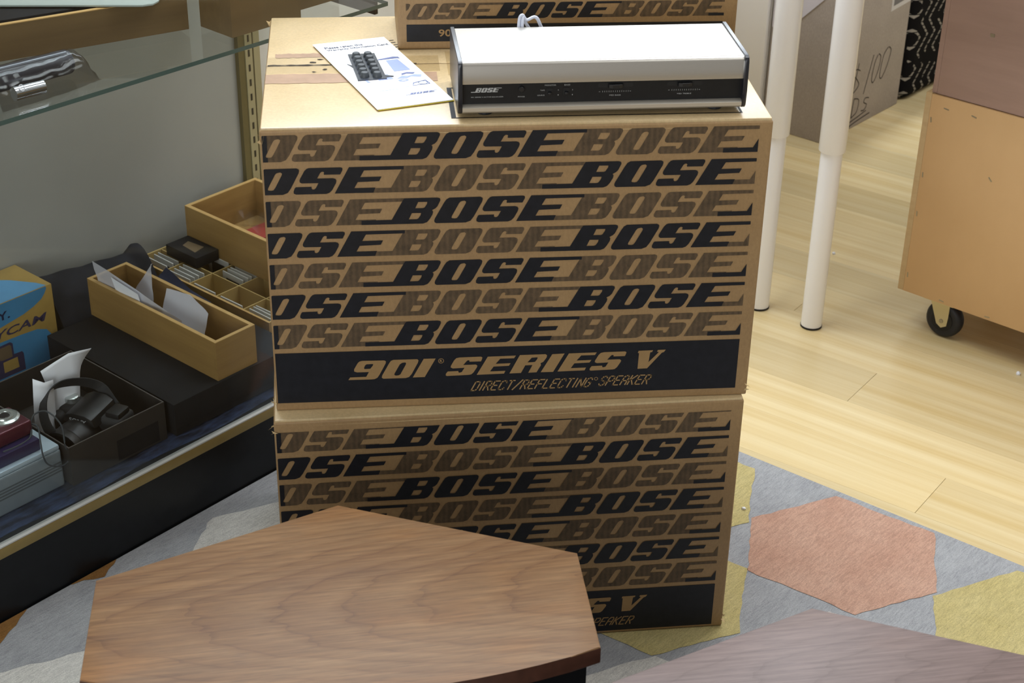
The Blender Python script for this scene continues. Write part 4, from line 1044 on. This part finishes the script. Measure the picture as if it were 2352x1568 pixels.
b = NB(); tube(b, smoothpath([(0.001, 0.006, 0.012), (-0.010, -0.006, 0.000), (-0.035, -0.012, -0.0005), (-0.06, -0.010, -0.0005)], 7), 0.0016, 8); obj('wrist_cord', b, 'cord_grey', dcam, smooth=True)

# ------------------------------------------------------------------ white tables (tops above the frame)
def table(label, s0, s1, t0, t1, legs):
    tb = cthing('white_table', label, 'table', 0, 0, 0, group='white tables')
    boxo('table_top', 'table_white', tb, s0, s1, t0, t1, 0.800, 0.834, 0.003)
    for (s, t) in legs:
        b = NB(); lathe(b, [(0.0205, 0.004), (0.0205, 0.400)], 28, (s, t, 0)); lg = obj('leg', b, 'table_white', tb, smooth=True)
        b = NB(); lathe(b, [(0.0245, 0.3735), (0.0252, 0.3745), (0.0252, 0.7995)], 28, (s, t, 0)); obj('leg_sleeve', b, 'table_white', lg, smooth=True)
        b = NB(); lathe(b, [(0.0195, 0.0), (0.0212, 0.001), (0.0212, 0.0045)], 28, (s, t, 0)); obj('foot_pad', b, 'foot_black', lg, smooth=True)
table('white table with adjustable legs standing over the wooden crates', 1.555, 2.55, -2.80, -0.345, [(1.597, -0.394), (1.597, -2.75), (2.45, -0.75), (2.45, -2.75)])
table('white table with adjustable legs nearer the wall, left of the crates', 1.555, 2.14, -0.330, 0.48, [(1.594, -0.273), (1.594, 0.43), (2.09, 0.43)])

# ------------------------------------------------------------------ crates
cr = cthing('rolling_crate', 'tan plywood crate on black casters, right of the white table legs', 'crate', 1.705, -0.522, 0)
CW2, CD2 = 0.52, 0.36      # along -t, along s
Z0, Z1 = 0.084, 0.490
boxo('front_panel', 'ply_tan', cr, 0, 0.012, -CW2, -0.003, Z0, Z1-0.001, 0.0008)
boxo('side_panel', 'ply_edge', cr, 0.0005, CD2, -0.0028, 0.009, Z0, Z1, 0.0008); boxo('side_panel', 'ply_edge', cr, 0.0005, CD2, -CW2-0.010, -CW2-0.0002, Z0, Z1, 0.0008)
boxo('back_panel', 'ply_tan', cr, CD2-0.012, CD2-0.0005, -CW2, -0.003, Z0, Z1-0.001); boxo('base_panel', 'ply_tan', cr, 0.0125, CD2-0.0125, -CW2, -0.003, Z0, Z0+0.012); boxo('top_rim', 'ply_edge', cr, 0.0125, CD2-0.0125, -CW2, -0.003, Z1-0.014, Z1-0.0015)
def staple(par, t, z, ang):
    b = NB(); box(b, -0.0006, 0.0002, -0.005, 0.005, -0.0011, 0.0011)
    o = obj('staple', b, 'steel', par); o.location = (0, t, z); o.rotation_euler = (ang, 0, 0)
for tt, zz, an in ((-0.035, Z1-0.022, 0.1), (-0.09, Z1-0.022, 0.2), (-0.008, 0.44, 1.4), (-0.008, 0.33, 1.5), (-0.008, 0.25, 1.5), (-0.008, 0.12, 1.5), (-0.085, Z0+0.006, 0.1), (-0.18, Z0+0.006, -0.1), (-0.14, 0.36, 0.8)): staple(cr, tt, zz, an)
def caster(par, s, t):
    c = NB(); box(c, s-0.030, s+0.030, t-0.028, t+0.034, Z0-0.0035, Z0-0.0003, 0.0006); pl_ = obj('caster_plate', c, 'plate_brass', par)
    for d in (-1, 1):
        b = NB(); pts = [(-0.030, 0.0795), (0.012, 0.0795), (0.012, 0.048), (0.0105, 0.030), (0.0, 0.0235), (-0.0105, 0.030)]
        prism(b, [(x+0.004, z) for x, z in pts], 0, 0.0022)
        for v in b.verts: v.co = Vector((s+d*0.0155+v.co.z-0.0011, t-v.co.x, v.co.y))
        obj('fork', b, 'plate_brass', pl_)
    b = NB(); lathe(b, [(0.006, -0.013), (0.026, -0.013), (0.031, -0.0125), (0.0355, -0.009), (0.0375, -0.004), (0.0375, 0.004), (0.0355, 0.009), (0.031, 0.0125), (0.026, 0.013), (0.006, 0.013)], 32, (s, t-0.003, 0.0377), Matrix.Rotation(math.pi/2, 4, 'Y')); obj('wheel', b, 'wheel_black', pl_, smooth=True)
    b = NB(); lathe(b, [(0.0, -0.0145), (0.022, -0.0145), (0.022, 0.0145), (0.0, 0.0145)], 24, (s, t-0.003, 0.0377), Matrix.Rotation(math.pi/2, 4, 'Y')); obj('hub', b, 'hub_black', pl_)
    b = NB(); lathe(b, [(0.0, -0.0185), (0.004, -0.0182), (0.0045, -0.0168), (0.0045, 0.018)], 12, (s, t-0.003, 0.0377), Matrix.Rotation(math.pi/2, 4, 'Y')); obj('axle', b, 'steel', pl_)
for s, t in ((0.035, -0.080), (0.035, -CW2+0.08), (CD2-0.05, -0.080), (CD2-0.05, -CW2+0.08)): caster(cr, s, t)
c2 = cthing('wooden_crate', 'reddish worn plywood box standing on top of the tan rolling crate', 'crate', 1.705, -0.530, Z1+0.0005)
H2 = 0.240
boxo('front_panel', 'ply_red', c2, 0.004, 0.015, -CW2, -0.002, 0, H2, 0.0008)
boxo('side_panel', 'ply_red', c2, 0.0045, 0.34, -0.0018, 0.008, 0, H2, 0.0008); boxo('side_panel', 'ply_red', c2, 0.0045, 0.34, -CW2-0.010, -CW2-0.0002, 0, H2, 0.0008)
boxo('back_panel', 'ply_red', c2, 0.329, 0.3395, -CW2, -0.002, 0, H2); boxo('lid', 'ply_red', c2, 0.0155, 0.3285, -CW2, -0.002, H2-0.012, H2-0.0005)
b = NB(); box(b, 0.0032, 0.0041, -0.094, -0.086, 0.128, 0.134); o = obj('staple', b, 'steel', c2)

# ------------------------------------------------------------------ old cardboard box, poster, patterned pouf
kb = cthing('record_box', 'grey brown cardboard box with handwritten $1.00 CDs behind the table legs', 'cardboard box', 2.412, 0.080, 0)
KW, KD, KH = 0.372, 0.175, 0.42
box_b = NB(); box(box_b, 0, KW, 0, KD, 0, KH, 0.003, 2); obj('carton_body', box_b, 'kraft_old', kb, smooth=True)
boxo('top_flap', 'kraft_old', kb, 0.002, KW-0.002, 0.002, KD/2-0.001, KH+0.0002, KH+0.004); boxo('top_flap', 'kraft_old', kb, 0.002, KW-0.002, KD/2+0.001, KD-0.002, KH+0.0002, KH+0.004)
def stroke(b, pts, w_=0.0028):
    P = smoothpath([(x, -0.0006, z) for x, z in pts], 5)
    vs = []
    for i, p in enumerate(P):
        d = (P[min(i+1, len(P)-1)]-P[max(i-1, 0)]).normalized(); nrm = Vector((-d.z, 0, d.x))*w_*0.5
        vs.append((b.verts.new(p+nrm), b.verts.new(p-nrm)))
    for A, B in zip(vs, vs[1:]): b.faces.new((A[0], A[1], B[1], B[0]))
b = NB()
stroke(b, [(0.150, 0.150), (0.130, 0.158), (0.118, 0.148), (0.140, 0.128), (0.150, 0.112), (0.128, 0.098), (0.112, 0.104)]); stroke(b, [(0.140, 0.172), (0.122, 0.085)])
stroke(b, [(0.210, 0.176), (0.196, 0.130), (0.180, 0.080)])
stroke(b, [(0.232, 0.170), (0.220, 0.150), (0.214, 0.110), (0.226, 0.100), (0.244, 0.130), (0.248, 0.160), (0.236, 0.172)])
stroke(b, [(0.282, 0.178), (0.262, 0.160), (0.254, 0.112), (0.266, 0.100), (0.288, 0.130), (0.298, 0.165), (0.284, 0.178)])
stroke(b, [(0.112, 0.074), (0.096, 0.076), (0.088, 0.050), (0.100, 0.030), (0.116, 0.036)])
stroke(b, [(0.136, 0.080), (0.130, 0.030)]); stroke(b, [(0.136, 0.080), (0.160, 0.070), (0.156, 0.040), (0.130, 0.030)])
stroke(b, [(0.212, 0.062), (0.194, 0.066), (0.188, 0.056), (0.204, 0.046), (0.194, 0.034), (0.178, 0.036)])
stroke(b, [(0.085, 0.002), (0.15, 0.012), (0.225, 0.018)]); stroke(b, [(0.085, 0.016), (0.15, 0.022), (0.205, 0.030)])
obj('handwriting', b, 'marker_ink', kb, label='handwriting in marker reading $1.00 CDs')
b = NB(); fill(b, [[(0.270, 0.272), (0.368, 0.278), (0.368, 0.40), (0.270, 0.40)]], lambda u, v: Vector((u, -0.0005, v))); obj('paper_label', b, 'label_white', kb)
b = NB(); fill(b, [[(0.280, 0.284), (0.360, 0.290), (0.360, 0.33), (0.280, 0.33)]], lambda u, v: Vector((u, -0.0009, v))); obj('label_print', b, 'label_grey', kb)
ps = cthing('white_sheet', 'white sheet of paper hanging over the grey brown cardboard box', 'paper', 2.412, 0.080, 0)
b = NB()
prism(b, [(0.034, 0.360), (0.119, 0.272), (0.150, 0.242), (0.172, 0.262), (0.172, 0.4275), (0.034, 0.4275)], 0, 0.0012)
for v in b.verts: v.co = Vector((-0.0024+v.co.z, v.co.x, v.co.y))
obj('hanging_leaf', b, 'poster_white', ps)
boxo('top_leaf', 'poster_white', ps, -0.001, 0.20, 0.034, 0.172, KH+0.0045, KH+0.0060)
pf = cthing('patterned_pouf', 'black pouf with pale broken zigzag pattern beside the cardboard box', 'pouf', 2.80, 0.070, 0)
b = NB(); box(b, 0, 0.36, 0, 0.38, 0.0, 0.42, 0.035, 4); obj('cover', b, 'zigzag_cloth', pf, smooth=True)
b = NB(); tube(b, [(0.03, 0.004, 0.40), (0.18, 0.0, 0.402), (0.33, 0.004, 0.40)], 0.004, 8); obj('piping', b, 'cloth_black', pf)

wc = cthing('white_cabinet', 'plain pale grey cabinet between the cardboard box and the wall', 'cabinet', 2.40, 0.262, 0)
boxo('carcass', 'cabinet_white', wc, 0.018, 0.34, 0, 0.24, 0.0, 0.60, 0.002)
boxo('door', 'cabinet_white', wc, 0, 0.0175, 0.001, 0.239, 0.02, 0.598, 0.002)

# ------------------------------------------------------------------ litter on the floor
def scrap(label, s, t, z, r):
    e = cthing('paper_scrap', label, 'paper scrap', s, t, z, group='scraps on the floor')
    b = NB(); bmesh.ops.create_icosphere(b, subdivisions=1, radius=r)
    for v in b.verts: v.co = Vector((v.co.x*random.uniform(.6, 1.3), v.co.y*random.uniform(.6, 1.3), max(0, v.co.z+r*0.5)*random.uniform(.5, 1)))
    obj('flake', b, 'scrap_white', e)
scrap('white paper scrap on the floor in front of the crate wheel', 1.6978, -0.7847, 0.0003, 0.0050)
scrap('tiny white scrap on the floor behind the front table leg', 1.9046, -0.2603, 0.0003, 0.0040)
scrap('white scrap on the yellow rug patch beside the lower carton', 0.9748, -0.6504, 0.0086, 0.0040)
